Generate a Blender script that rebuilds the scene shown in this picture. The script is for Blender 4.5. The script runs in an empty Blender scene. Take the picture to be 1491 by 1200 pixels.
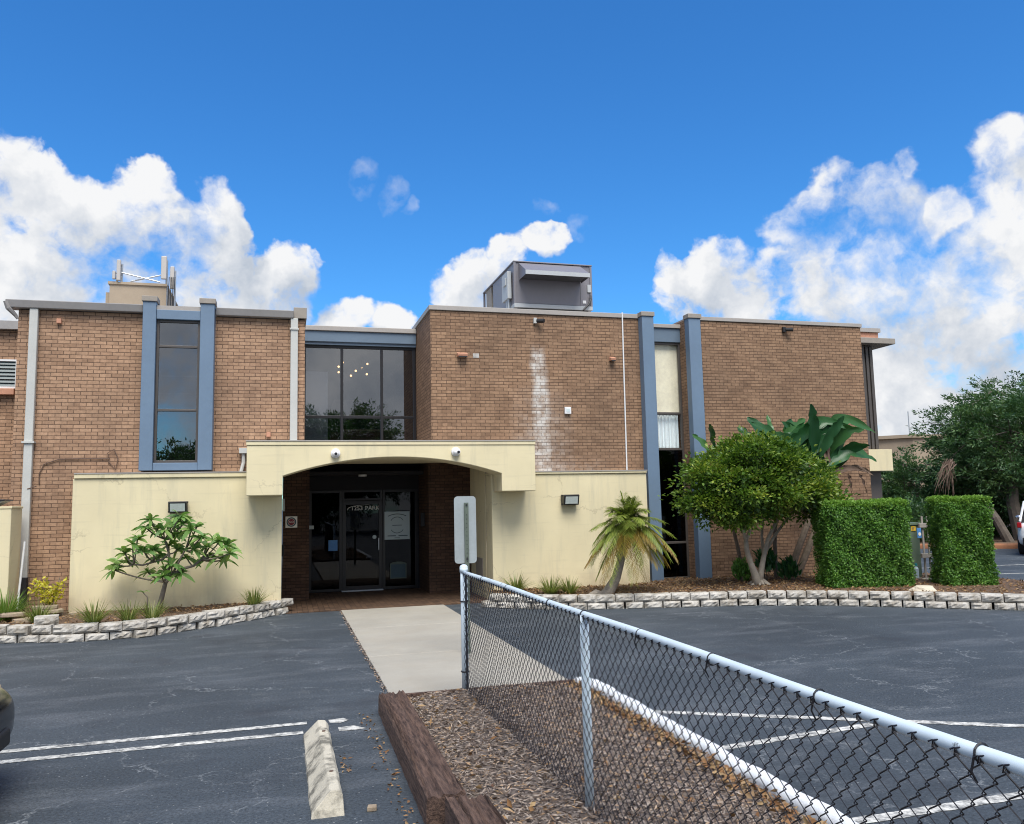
import bpy, bmesh, math, random
import numpy as np
from mathutils import Vector, Matrix
R = math.radians
sc = bpy.context.scene
COL = sc.collection
random.seed(7)
rng = np.random.default_rng(7)

# ------------------------------------------------------------------ camera
H = 1.95; FPX = 1190.0
YAW = R(15.8); PIT = math.atan(131/1190.0); ROLL = R(1.25)
_f = np.array([math.sin(YAW)*math.cos(PIT), math.cos(YAW)*math.cos(PIT), math.sin(PIT)])
_r0 = np.array([math.cos(YAW), -math.sin(YAW), 0.0]); _u0 = np.cross(_r0, _f)
_r = math.cos(ROLL)*_r0 - math.sin(ROLL)*_u0
_u = math.sin(ROLL)*_r0 + math.cos(ROLL)*_u0
cam = bpy.data.cameras.new("camera"); cam.sensor_width = 36; cam.sensor_fit = 'HORIZONTAL'
cam.lens = FPX/1491*36; cam.clip_start = 0.05; cam.clip_end = 3000
camo = bpy.data.objects.new("camera", cam); COL.objects.link(camo)
M = Matrix.Identity(4)
for i in range(3):
    M[i][0] = _r[i]; M[i][1] = _u[i]; M[i][2] = -_f[i]
M[2][3] = H
camo.matrix_world = M
sc.camera = camo
sc.render.resolution_x = 1024; sc.render.resolution_y = 824

def ray(px, py): return _f + (px-745.5)/FPX*_r + (600-py)/FPX*_u
def at(px, py, Y):                     # real point at distance Y (into the scene) behind a pixel
    d = ray(px, py); p = np.array([0, 0, H]) + d*(Y/d[1]); return (float(p[0]), float(p[1]), float(p[2]))
def on_ground(px, py, z=0.0):
    d = ray(px, py); p = np.array([0, 0, H]) + d*((z-H)/d[2]); return (float(p[0]), float(p[1]), float(p[2]))

# ------------------------------------------------------------------ light, sky, exposure
SUN_EL = R(60); SUN_AZ = R(-4)          # azimuth from the facade normal (behind the camera), towards -X
sun_dir = Vector((math.sin(SUN_AZ)*math.cos(SUN_EL), -math.cos(SUN_AZ)*math.cos(SUN_EL), math.sin(SUN_EL)))
sl = bpy.data.lights.new("sun", 'SUN'); sl.energy = 3.7; sl.angle = R(38); sl.color = (1.0, .955, .88)
so = bpy.data.objects.new("sun", sl); COL.objects.link(so)
so.rotation_euler = sun_dir.to_track_quat('Z', 'Y').to_euler(); so.location = (0, 0, 30)
sc.cycles.filter_width = 1.05
sc.view_settings.view_transform = 'Standard'; sc.view_settings.look = 'None'
sc.view_settings.exposure = 0.45; sc.view_settings.gamma = 1

def nod(t, typ, **kw):
    n = t.nodes.new('ShaderNode'+typ)
    for k, v in kw.items():
        if k == 'ins':
            for a, b in v.items():
                s = n.inputs[a]
                if isinstance(b, bpy.types.NodeSocket): t.links.new(b, s)
                else: s.default_value = b
        else: setattr(n, k, v)
    return n
def math_(t, op, a, b=None, c=None, clamp=False):
    n = t.nodes.new('ShaderNodeMath'); n.operation = op; n.use_clamp = clamp
    for i, x in enumerate((a, b, c)):
        if x is None: continue
        if isinstance(x, bpy.types.NodeSocket): t.links.new(x, n.inputs[i])
        else: n.inputs[i].default_value = x
    return n.outputs[0]
def vmath(t, op, a, b=None, s=None):
    n = t.nodes.new('ShaderNodeVectorMath'); n.operation = op
    for i, x in enumerate((a, b)):
        if x is None: continue
        if isinstance(x, bpy.types.NodeSocket): t.links.new(x, n.inputs[i])
        else: n.inputs[i].default_value = x
    if s is not None:
        if isinstance(s, bpy.types.NodeSocket): t.links.new(s, n.inputs['Scale'])
        else: n.inputs['Scale'].default_value = s
    return n.outputs['Value'] if op in ('DOT_PRODUCT', 'DISTANCE', 'LENGTH') else n.outputs[0]
def maprange(t, v, a, b, c=0.0, d=1.0, smooth=False):
    n = t.nodes.new('ShaderNodeMapRange'); n.clamp = True
    if smooth: n.interpolation_type = 'SMOOTHSTEP'
    t.links.new(v, n.inputs[0])
    for i, x in zip((1, 2, 3, 4), (a, b, c, d)): n.inputs[i].default_value = x
    return n.outputs[0]
def mix(t, fac, a, b, blend='MIX'):
    n = t.nodes.new('ShaderNodeMix'); n.data_type = 'RGBA'; n.blend_type = blend
    for s, x in ((n.inputs[0], fac), (n.inputs[6], a), (n.inputs[7], b)):
        if isinstance(x, bpy.types.NodeSocket): t.links.new(x, s)
        elif isinstance(x, (int, float)): s.default_value = x
        else: s.default_value = tuple(x)[:3] + (1,)
    return n.outputs[2]

BLOBS = [(30,345,140),(120,325,105),(190,285,62),(225,250,34),(60,262,60),(-20,250,80),(150,400,120),(262,330,70),(318,290,42),(300,375,75),
 (225,410,90),(50,440,130),(345,305,26),(-60,400,120),(420,385,60),(400,425,70),(362,445,60),(462,360,26),(450,350,22),(482,465,40),(520,468,34),(570,468,30),
 (690,402,36),(735,372,34),(780,352,30),(800,345,30),(700,440,36),(740,410,36),(1160,330,40),(1240,330,55),(1290,390,60),(1190,370,50),(655,432,34),(720,420,30),(1050,372,46),(1010,425,58),(975,435,42),(1085,430,58),(1130,395,40),
 (1215,275,46),(1195,300,40),(1270,272,40),(1315,248,26),(1255,345,66),(1320,335,60),(1375,300,34),(1195,420,72),(1300,430,95),(1400,430,95),(1480,215,44),(1505,330,85),
 (1450,390,80),(1400,520,95),(1310,520,70),(1480,520,95),(1350,600,80),(1450,600,80),(1560,300,120),(1600,450,150),(1250,480,60)]
WISPS = [(528,258,22),(572,285,20),(600,300,14),(790,297,20),(835,332,26),(815,345,20)]
BLOBS = [(x, y+20, r*.94) if x < 500 else (x, y, r) for x, y, r in BLOBS]
_th = [b for b in BLOBS if 600 < b[0] < 900 or (1120 < b[0] < 1345 and b[1] < 400)]
THIN = _th; BLOBS = [b for b in BLOBS if b not in _th]
def noise_w(t, v, s, d): return nod(t, 'TexNoise', ins={'Vector': v, 'Scale': s, 'Detail': d, 'Roughness': .6}).outputs['Fac']
def build_world():
    w = bpy.data.worlds.new("World"); sc.world = w; w.use_nodes = True
    t = w.node_tree; t.nodes.clear()
    g = bpy.data.node_groups.new("cloud_field", 'ShaderNodeTree')
    g.interface.new_socket("dir", in_out='INPUT', socket_type='NodeSocketVector')
    g.interface.new_socket("field", in_out='OUTPUT', socket_type='NodeSocketFloat'); g.interface.new_socket("wisp", in_out='OUTPUT', socket_type='NodeSocketFloat')
    gi = g.nodes.new('NodeGroupInput'); go = g.nodes.new('NodeGroupOutput'); v0 = gi.outputs[0]
    w1 = nod(g, 'TexNoise', ins={'Vector': v0, 'Scale': 9.0, 'Detail': 5.0, 'Roughness': .6})
    off = vmath(g, 'SCALE', vmath(g, 'SUBTRACT', w1.outputs['Color'], (.5, .5, .5)), s=.085)
    v = vmath(g, 'ADD', v0, off)
    def blobs(lst, soft):
        acc = None
        for (x, y, r) in lst:
            d = ray(x, y); d = d/np.linalg.norm(d)
            dd = vmath(g, 'DISTANCE', v, tuple(d))
            q = math_(g, 'MULTIPLY_ADD', dd, -FPX/(r*.97), 1.0)
            acc = q if acc is None else math_(g, 'SMOOTH_MAX', acc, q, soft)
        return acc
    fb = nod(g, 'TexNoise', ins={'Vector': v, 'Scale': 13.0, 'Detail': 9.0, 'Roughness': .56, 'Lacunarity': 2.1}).outputs['Fac']
    fb2 = nod(g, 'TexNoise', ins={'Vector': v0, 'Scale': 34.0, 'Detail': 6.0, 'Roughness': .52}).outputs['Fac']
    fbm = math_(g, 'ADD', math_(g, 'MULTIPLY_ADD', fb, 1.9, -.95), math_(g, 'MULTIPLY_ADD', fb2, .8, -.4))
    main = math_(g, 'MULTIPLY_ADD', math_(g, 'MINIMUM', math_(g, 'MULTIPLY', blobs(BLOBS, .22), 1.45), .48), 1.0, fbm)
    main = math_(g, 'MAXIMUM', main, math_(g, 'MULTIPLY_ADD', math_(g, 'MINIMUM', math_(g, 'MULTIPLY', blobs(THIN, .2), 1.3), .36), 1.0, math_(g, 'MULTIPLY', fbm, .85)))
    wb = math_(g, 'MULTIPLY', blobs(WISPS, .1), 2.2, clamp=True)
    wi = math_(g, 'MULTIPLY', wb, maprange(g, math_(g, 'MULTIPLY_ADD', fb2, .7, math_(g, 'MULTIPLY', fb, .5)), .50, .85))
    # the rest of the sky (outside what the photograph covers): scattered cumulus
    gn = nod(g, 'TexNoise', ins={'Vector': v, 'Scale': 2.6, 'Detail': 8.0, 'Roughness': .58}).outputs['Fac']
    oth = math_(g, 'MULTIPLY_ADD', gn, 5.0, -2.30)
    fw = vmath(g, 'DOT_PRODUCT', v0, tuple(_f))
    oth = math_(g, 'ADD', oth, maprange(g, nod(g, 'SeparateXYZ', ins={0: v0}).outputs[2], .05, .5, .5, 0))
    oth = math_(g, 'SUBTRACT', oth, maprange(g, fw, .55, .74, 0, 4))
    res = math_(g, 'MAXIMUM', main, oth)
    g.links.new(res, go.inputs[0]); g.links.new(wi, go.inputs[1])
    tc = nod(t, 'TexCoord'); d0 = tc.outputs['Generated']
    d0 = vmath(t, 'NORMALIZE', d0)
    def field(vec):
        n = t.nodes.new('ShaderNodeGroup'); n.node_tree = g; t.links.new(vec, n.inputs[0]); return n
    n0 = field(d0); f0 = n0.outputs[0]
    f1 = field(vmath(t, 'ADD', d0, (-.018, -.004, .032))).outputs[0]
    sf = noise_w(t, d0, 5.0, 4)
    wdt = maprange(t, sf, .35, .65, .26, .80)
    m0 = math_(t, 'DIVIDE', f0, wdt, clamp=True)
    mask = math_(t, 'MULTIPLY', math_(t, 'MULTIPLY', m0, m0), math_(t, 'MULTIPLY_ADD', m0, -2.0, 3.0))
    mask = math_(t, 'MAXIMUM', mask, math_(t, 'MULTIPLY', n0.outputs[1], .5))
    shade = math_(t, 'MULTIPLY_ADD', math_(t, 'SUBTRACT', f0, f1), .85, .50)
    shade = math_(t, 'ADD', shade, math_(t, 'MULTIPLY_ADD', noise_w(t, d0, 6.0, 6), 2.4, -1.2), clamp=True)
    shade = math_(t, 'ADD', shade, maprange(t, f0, .05, .5, .35, 0), clamp=True)
    ccol = mix(t, shade, (3.75, 4.25, 5.0), (7.15, 7.2, 7.3))
    sky = nod(t, 'TexSky', sky_type='NISHITA', sun_disc=False)
    sky.sun_elevation = SUN_EL; sky.sun_rotation = math.pi - SUN_AZ; sky.altitude = 0; sky.air_density = 1.0; sky.dust_density = .4; sky.ozone_density = 2.5
    hs = nod(t, 'HueSaturation', ins={'Color': sky.outputs[0], 'Saturation': 1.22, 'Value': 1.0, 'Hue': .5, 'Fac': 1.0})
    tint = mix(t, 1.0, hs.outputs[0], (.62, 1.17, 1.52), 'MULTIPLY')
    col = mix(t, mask, tint, ccol)
    bg = nod(t, 'Background', ins={'Color': col, 'Strength': .095})
    o = nod(t, 'OutputWorld'); t.links.new(bg.outputs[0], o.inputs[0])
build_world()

# ------------------------------------------------------------------ materials
MATS = {}
def newmat(name):
    m = bpy.data.materials.new(name); m.use_nodes = True; MATS[name] = m
    t = m.node_tree; t.nodes.clear()
    o = nod(t, 'OutputMaterial'); b = nod(t, 'BsdfPrincipled'); t.links.new(b.outputs[0], o.inputs[0])
    return m, t, b, o
def pos(t): return nod(t, 'NewGeometry').outputs['Position']
def noise(t, v, s, d=4.0, r=.55, out='Fac'): return nod(t, 'TexNoise', ins={'Vector': v, 'Scale': s, 'Detail': d, 'Roughness': r}).outputs[out]
def bump(t, b, h, st, dist=.01):
    n = nod(t, 'Bump', ins={'Height': h, 'Strength': st, 'Distance': dist}); t.links.new(n.outputs[0], b.inputs['Normal'])
def scl(c, k): return tuple(min(1, x*k) for x in c)
def simple(name, c, rough=.6, metal=0.0, var=.12, vs=3.0, bs=0.0, bscale=60, spec=.5, dist=.004):
    m, t, b, o = newmat(name); p = pos(t)
    n = noise(t, p, vs, 6, .6); n2 = noise(t, p, vs*9, 4, .6)
    f = math_(t, 'ADD', math_(t, 'MULTIPLY', n, .65), math_(t, 'MULTIPLY', n2, .35))
    f = maprange(t, f, .3, .7)
    t.links.new(mix(t, f, scl(c, 1-var), scl(c, 1+var)), b.inputs['Base Color'])
    b.inputs['Roughness'].default_value = rough; b.inputs['Metallic'].default_value = metal
    b.inputs['Specular IOR Level'].default_value = spec
    if bs: bump(t, b, noise(t, p, bscale, 4, .6), bs, dist)
    return m

def brick_mat(name, c1, c2, mort, stain=False, paving=False):
    m, t, b, o = newmat(name); p = pos(t)
    sx = nod(t, 'SeparateXYZ', ins={0: p})
    if paving:
        vec = nod(t, 'CombineXYZ', ins={0: sx.outputs[1], 1: sx.outputs[0]}).outputs[0]
    else:
        nrm = nod(t, 'NewGeometry').outputs['True Normal']
        sn = nod(t, 'SeparateXYZ', ins={0: nrm})
        isx = math_(t, 'GREATER_THAN', math_(t, 'ABSOLUTE', sn.outputs[0]), .5)
        u = math_(t, 'ADD', math_(t, 'MULTIPLY', sx.outputs[0], math_(t, 'SUBTRACT', 1.0, isx)), math_(t, 'MULTIPLY', math_(t, 'ADD', sx.outputs[1], .09), isx))
        vec = nod(t, 'CombineXYZ', ins={0: u, 1: sx.outputs[2]}).outputs[0]
    wob = vmath(t, 'SCALE', vmath(t, 'SUBTRACT', noise(t, p, 9, 2, .5, 'Color'), (.5, .5, .5)), s=.006)
    vec = vmath(t, 'ADD', vec, wob)
    def br(bias):
        n = nod(t, 'TexBrick', ins={'Vector': vec, 'Scale': 1.0, 'Mortar Size': .0062 if not paving else .004, 'Mortar Smooth': .35, 'Bias': bias,
             'Brick Width': .2032 if not paving else .22, 'Row Height': .0677 if not paving else .10, 'Color1': (0, 0, 0, 1), 'Color2': (1, 1, 1, 1), 'Mortar': (.5, .5, .5, 1)})
        n.offset = .5; n.offset_frequency = 2; return n
    n1 = br(0.0)
    rnd = n1.outputs['Color']; mfac = n1.outputs['Fac']
    # a second per-brick value: cell noise on the running bond
    base = mix(t, rnd, c1, c2)
    row = math_(t, 'FLOOR', math_(t, 'DIVIDE', nod(t, 'SeparateXYZ', ins={0: vec}).outputs[1], .0677))
    colx = math_(t, 'FLOOR', math_(t, 'ADD', math_(t, 'DIVIDE', nod(t, 'SeparateXYZ', ins={0: vec}).outputs[0], .2032), math_(t, 'MULTIPLY', math_(t, 'MODULO', row, 2.0), .5)))
    wn = nod(t, 'TexWhiteNoise', noise_dimensions='2D', ins={0: nod(t, 'CombineXYZ', ins={0: colx, 1: row}).outputs[0]})
    base = mix(t, maprange(t, wn.outputs['Value'], .6, 1.0, 0, .5), base, scl(c1, 1.22))
    base = mix(t, maprange(t, wn.outputs['Value'], 0, .16, .6, 0), base, scl(c2, .76))
    big = noise(t, p, .55, 5, .6); sm = noise(t, p, 24, 5, .65)
    base = mix(t, .5, base, mix(t, maprange(t, big, .3, .7), scl(c2, .8), scl(c1, 1.05)), 'MIX') if False else base
    base = mix(t, 1.0, base, mix(t, maprange(t, big, .3, .7), (.74, .74, .76), (1.18, 1.15, 1.12)), 'MULTIPLY')
    base = mix(t, 1.0, base, mix(t, maprange(t, sm, .3, .7), (.82, .82, .82), (1.13, 1.13, 1.13)), 'MULTIPLY')
    colr = mix(t, mfac, base, mix(t, maprange(t, sm, .3, .7), scl(mort, .75), scl(mort, 1.2)))
    chips = maprange(t, noise(t, p, 16, 6, .7), .72, .76)
    colr = mix(t, math_(t, 'MULTIPLY', chips, .7), colr, (.52, .44, .34))
    if stain:       # lime bloom running down the wall under the roof drain
        z = sx.outputs[2]; x = sx.outputs[0]
        cx = math_(t, 'MULTIPLY_ADD', z, -.02, 5.36)
        cx = math_(t, 'ADD', cx, math_(t, 'MULTIPLY_ADD', noise(t, p, 1.3, 3), .3, -.15))
        hw = maprange(t, z, 2.7, 5.2, .25, .17)
        ax = math_(t, 'ABSOLUTE', math_(t, 'SUBTRACT', x, cx))
        stn = noise(t, p, 5.5, 7, .75)
        perb = math_(t, 'MULTIPLY_ADD', wn.outputs['Value'], .75, .35)
        core = maprange(t, math_(t, 'DIVIDE', ax, hw), .35, 1.25, 1, 0, True)
        wide = math_(t, 'MULTIPLY', maprange(t, ax, .1, .75, .55, 0), maprange(t, z, 2.6, 4.6, 1, 0))
        st = math_(t, 'MULTIPLY', math_(t, 'MAXIMUM', core, wide), maprange(t, z, 4.9, 5.35, 1, 0, True))
        st = math_(t, 'MULTIPLY', math_(t, 'MULTIPLY', st, perb), maprange(t, stn, .30, .58))
        st = math_(t, 'MULTIPLY', st, math_(t, 'MULTIPLY_ADD', mfac, -.8, 1.35), clamp=True)
        low = math_(t, 'MULTIPLY', maprange(t, z, 2.56, 2.95, 1, 0), maprange(t, x, 4.6, 7.0, 1, 0))
        st = math_(t, 'MAXIMUM', math_(t, 'MULTIPLY', st, .8), math_(t, 'MULTIPLY', math_(t, 'MULTIPLY', low, maprange(t, stn, .4, .62)), .55))
        colr = mix(t, st, colr, (.66, .64, .60))
    t.links.new(colr, b.inputs['Base Color']); b.inputs['Roughness'].default_value = .85
    b.inputs['Specular IOR Level'].default_value = .25
    h = math_(t, 'ADD', math_(t, 'MULTIPLY', mfac, -1.0), math_(t, 'MULTIPLY', sm, .35))
    bump(t, b, h, .7, .008)
    return m
brick_mat('brick_light', (.42, .268, .172), (.325, .20, .127), (.130, .080, .054))
brick_mat('brick_recess_shaded', (.10, .058, .038), (.072, .040, .027), (.03, .02, .016))  # dark pier brick, darkened further so its colour carries the recess shade
brick_mat('brick_stained', (.315, .20, .124), (.238, .146, .090), (.105, .064, .043), stain=True)
brick_mat('brick_paving', (.13, .08, .05), (.085, .052, .034), (.035, .024, .018), paving=True)

def stucco():
    m, t, b, o = newmat('stucco'); p = pos(t); c = (.70, .615, .40)
    big = noise(t, p, .9, 5, .6)
    st = vmath(t, 'MULTIPLY', p, (3.2, 3.2, .35)); strk = noise(t, st, 1.6, 5, .65)
    col = mix(t, maprange(t, big, .32, .68), scl(c, .93), scl(c, 1.06))
    col = mix(t, maprange(t, strk, .52, .76, 0, .48), col, (.45, .42, .31))
    z = nod(t, 'SeparateXYZ', ins={0: p}).outputs[2]
    low = math_(t, 'MULTIPLY', maprange(t, z, .2, .62, 1, 0), maprange(t, noise(t, p, 3.5, 6, .65), .35, .65))
    col = mix(t, math_(t, 'MULTIPLY', low, .55), col, (.44, .33, .22))
    cr = nod(t, 'TexVoronoi', feature='DISTANCE_TO_EDGE', ins={'Vector': vmath(t, 'ADD', p, vmath(t, 'SCALE', noise(t, p, 2.2, 5, .6, 'Color'), s=.6)), 'Scale': .62})
    crk = math_(t, 'MULTIPLY', maprange(t, cr.outputs['Distance'], 0, .008, 1, 0), maprange(t, noise(t, p, .8, 2), .47, .56))
    col = mix(t, math_(t, 'MULTIPLY', crk, .45), col, (.34, .29, .19))
    blk = noise(t, vmath(t, 'MULTIPLY', p, (1.2, 1.2, 14)), 1.3, 3, .5)
    col = mix(t, maprange(t, blk, .60, .70, 0, .16), col, (.47, .42, .28))
    t.links.new(col, b.inputs['Base Color']); b.inputs['Roughness'].default_value = .85; b.inputs['Specular IOR Level'].default_value = .25
    bump(t, b, math_(t, 'ADD', noise(t, p, 120, 4, .7), math_(t, 'MULTIPLY', noise(t, p, 5, 3), 2.0)), .25, .004)
stucco()

def asphalt():
    m, t, b, o = newmat('asphalt'); p = pos(t); c = (.041, .0505, .0605)
    big = noise(t, p, .33, 6, .62)
    dirn = vmath(t, 'MULTIPLY', p, (.5, 1.6, 1)); strk = noise(t, dirn, 1.3, 6, .65)
    col = mix(t, maprange(t, big, .3, .7), scl(c, .72), scl(c, 1.25))
    col = mix(t, maprange(t, strk, .5, .72, 0, .55), col, (.105, .115, .128))
    fine = noise(t, p, 42, 5, .85)
    col = mix(t, 1.0, col, mix(t, maprange(t, fine, .3, .7), (.35, .35, .35), (1.9, 1.9, 1.9)), 'MULTIPLY')
    sp = nod(t, 'TexVoronoi', ins={'Vector': p, 'Scale': 30.0}); speck = math_(t, 'MULTIPLY', maprange(t, sp.outputs['Distance'], .10, .22, 1, 0), maprange(t, nod(t, 'SeparateColor', ins={0: sp.outputs['Color']}).outputs[0], .80, .84))
    col = mix(t, math_(t, 'MULTIPLY', speck, maprange(t, noise(t, p, 1.1, 4), .35, .7, .1, .85)), col, (.36, .37, .36))
    wrp = vmath(t, 'SCALE', noise(t, p, 1.4, 6, .65, 'Color'), s=1.15)
    def cracks(s, wid, lo, hi, sc2):
        v = nod(t, 'TexVoronoi', feature='DISTANCE_TO_EDGE', ins={'Vector': vmath(t, 'ADD', p, wrp), 'Scale': s})
        return math_(t, 'MULTIPLY', maprange(t, v.outputs['Distance'], 0, wid, 1, 0), maprange(t, noise(t, p, sc2, 5, .65), lo, hi))
    k = math_(t, 'MAXIMUM', cracks(.42, .0075, .40, .60, 2.2), math_(t, 'MULTIPLY', cracks(1.3, .012, .55, .68, 1.1), .5))
    col = mix(t, math_(t, 'MULTIPLY', math_(t, 'MULTIPLY', k, maprange(t, fine, .32, .58)), .78), col, (.27, .285, .295))
    pat = math_(t, 'MULTIPLY', maprange(t, noise(t, p, 1.7, 6, .7), .57, .72), maprange(t, fine, .46, .60))
    col = mix(t, math_(t, 'MULTIPLY', pat, .5), col, (.20, .205, .20))
    oil = maprange(t, noise(t, vmath(t, 'ADD', p, (7.3, 2.2, 0)), .9, 5, .6), .58, .70)
    col = mix(t, math_(t, 'MULTIPLY', oil, .5), col, (.026, .029, .036))
    t.links.new(col, b.inputs['Base Color']); b.inputs['Roughness'].default_value = .72; b.inputs['Specular IOR Level'].default_value = .35
    bump(t, b, math_(t, 'ADD', fine, math_(t, 'MULTIPLY', noise(t, p, 30, 4, .6), .8)), .5, .006)
asphalt()

def concrete(name, c, dirt=(.22, .19, .15), lo=.5, hi=.72, vs=2.2, amt=.6, bs=.3):
    m, t, b, o = newmat(name); p = pos(t)
    col = mix(t, maprange(t, noise(t, p, .9, 6, .6), .3, .7), scl(c, .88), scl(c, 1.1))
    col = mix(t, maprange(t, noise(t, p, vs, 7, .68), lo, hi, 0, amt), col, dirt)
    col = mix(t, 1.0, col, mix(t, maprange(t, noise(t, p, 90, 4, .7), .3, .7), (.86, .86, .86), (1.1, 1.1, 1.1)), 'MULTIPLY')
    t.links.new(col, b.inputs['Base Color']); b.inputs['Roughness'].default_value = .88; b.inputs['Specular IOR Level'].default_value = .25
    bump(t, b, math_(t, 'ADD', noise(t, p, 60, 5, .7), noise(t, p, 9, 4)), bs, .006)
concrete('walk_concrete', (.34, .318, .272), (.33, .29, .23), .48, .75, 1.6, .5)
concrete('stop_concrete', (.50, .46, .37), (.10, .095, .08), .47, .60, 4.0, .85, .6)
concrete('block_white', (.50, .475, .43), (.19, .16, .12), .43, .63, 5.0, .8, .9)
concrete('block_grey', (.50, .48, .45), (.20, .17, .14), .48, .66, 5.0, .7, .9)
concrete('kerb_white', (.66, .68, .70), (.33, .32, .30), .58, .70, 5.0, .7, .4)
concrete('flagstone', (.36, .29, .21), (.15, .11, .08), .45, .65, 5.0, .6, .6)
concrete('pale_rock', (.55, .49, .38), (.25, .2, .15), .5, .7, 4.0, .6, .8)
concrete('line_paint', (.58, .57, .53), (.085, .09, .095), .42, .60, 12.0, .85, .3)
concrete('mulch_soil', (.15, .098, .065), (.05, .032, .022), .42, .62, 14.0, .8, 1.0)
concrete('grey_mulch', (.18, .148, .128), (.045, .034, .030), .42, .6, 22.0, .85, 1.0)
concrete('tan_wall', (.36, .29, .215), (.27, .21, .15), .45, .7, .6, .5, .2)
concrete('red_kerb', (.30, .135, .07), (.16, .09, .06), .5, .7, 3, .6)
simple('blue_trim', (.135, .20, .285), .55, var=.09, vs=1.2, bs=.12, bscale=90)
simple('blue_fascia', (.125, .175, .235), .5, var=.08, vs=1.2)
simple('taupe_metal', (.36, .33, .30), .5, var=.10, vs=2.0, bs=.1, bscale=14)
simple('cap_brown', (.30, .265, .225), .7, var=.15, vs=4.0)
simple('gutter_metal', (.33, .31, .295), .45, var=.12, vs=2.0)
simple('pipe_grey', (.50, .50, .47), .5, var=.08, vs=1.5)
simple('white_plastic', (.74, .74, .74), .35, var=.05)
simple('bronze_frame', (.10, .088, .08), .45, metal=.3, var=.12)
simple('dark_frame', (.013, .012, .014), .4, var=.1)
simple('black_metal', (.022, .022, .024), .45, var=.15)
simple('black_plastic', (.015, .015, .017), .6, var=.2)
simple('hvac_grey', (.215, .205, .225), .45, var=.07, vs=1.0, metal=.15)
simple('hvac_light', (.44, .46, .47), .5, var=.06, vs=2.0)
simple('hvac_dark', (.05, .05, .052), .5, var=.2)
simple('galv', (.44, .46, .48), .42, metal=.55, var=.14, vs=5)
simple('sign_back', (.34, .38, .39), .5, metal=.15, var=.14, vs=3)
simple('post_green', (.10, .125, .10), .6, var=.25, vs=9)
simple('antenna_grey', (.46, .43, .40), .5, var=.05)
simple('terracotta', (.52, .26, .165), .8, var=.15, vs=8)
simple('cable', (.12, .075, .055), .7)
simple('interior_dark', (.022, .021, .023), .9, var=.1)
simple('interior_red', (.12, .03, .03), .7)
simple('interior_tan', (.30, .23, .13), .8)
simple('blind_tan', (.86, .79, .60), .8, var=.2, vs=1.6)
simple('curtain', (.84, .92, .93), .8, var=.06)
simple('poster', (.55, .63, .63), .7, var=.03)
simple('ink_dark', (.06, .10, .12), .7)
simple('ink_red', (.22, .02, .04), .6)
simple('ink_white', (.85, .83, .76), .5)
simple('lens_glass', (.55, .60, .57), .15, var=.12, vs=25)
simple('bark_grey', (.30, .26, .21), .9, var=.3, vs=10, bs=.8, bscale=30, dist=.01)
simple('bark_dark', (.105, .085, .068), .95, var=.35, vs=8, bs=.9, bscale=18, dist=.02)
simple('bark_plumeria', (.16, .135, .105), .85, var=.3, vs=14)
simple('palm_bark', (.25, .215, .175), .95, var=.4, vs=14, bs=1.0, bscale=26, dist=.02)
simple('bop_trunk', (.15, .115, .085), .9, var=.4, vs=12, bs=.8, bscale=20)
simple('car_black', (.011, .013, .017), .18, var=.0, spec=.7)
simple('car_white', (.74, .75, .76), .22, var=.0, spec=.6)
simple('car_glass', (.012, .014, .016), .06, var=.0, spec=.9)
simple('tyre', (.016, .016, .017), .85)
simple('chrome', (.55, .55, .56), .2, metal=.9, var=.02)
simple('headlight', (.50, .38, .26), .12, var=.1, spec=.9)
simple('tail_red', (.34, .012, .015), .15, var=.05)
simple('louvre_glass', (.05, .085, .095), .35)
simple('hedge_core', (.018, .042, .012), .9)
simple('gate_wood', (.30, .27, .235), .9, var=.3, vs=6, bs=.6, bscale=30)
simple('cabinet_green', (.11, .155, .105), .6, var=.1)
simple('sticker_yellow', (.70, .42, .03), .5)
simple('label_blue', (.08, .25, .55), .5)
simple('bottle_teal', (.02, .24, .28), .35)
simple('bottle_clear', (.50, .62, .68), .2)
simple('wire_black', (.012, .012, .016), .5, var=.2)
def fence_paint():
    m, t, b, o = newmat('fence_paint'); p = pos(t); c = (.56, .65, .71)
    col = mix(t, maprange(t, noise(t, p, 5, 5), .3, .7), scl(c, .9), scl(c, 1.08))
    chip = maprange(t, noise(t, vmath(t, 'MULTIPLY', p, (1, 1, .45)), 22, 6, .7), .64, .69)
    col = mix(t, math_(t, 'MULTIPLY', chip, .85), col, (.10, .11, .115))
    t.links.new(col, b.inputs['Base Color']); b.inputs['Roughness'].default_value = .45
    bump(t, b, noise(t, p, 40, 4), .15, .003)
fence_paint()
def timber():
    m, t, b, o = newmat('timber'); p = pos(t)
    g = vmath(t, 'MULTIPLY', p, (22, 2.0, 22)); n = noise(t, g, 2.2, 9, .75)
    col = mix(t, maprange(t, n, .36, .64), (.026, .012, .009), (.185, .112, .082))
    t.links.new(col, b.inputs['Base Color']); b.inputs['Roughness'].default_value = .9
    bump(t, b, n, 1.0, .03)
timber()
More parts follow.
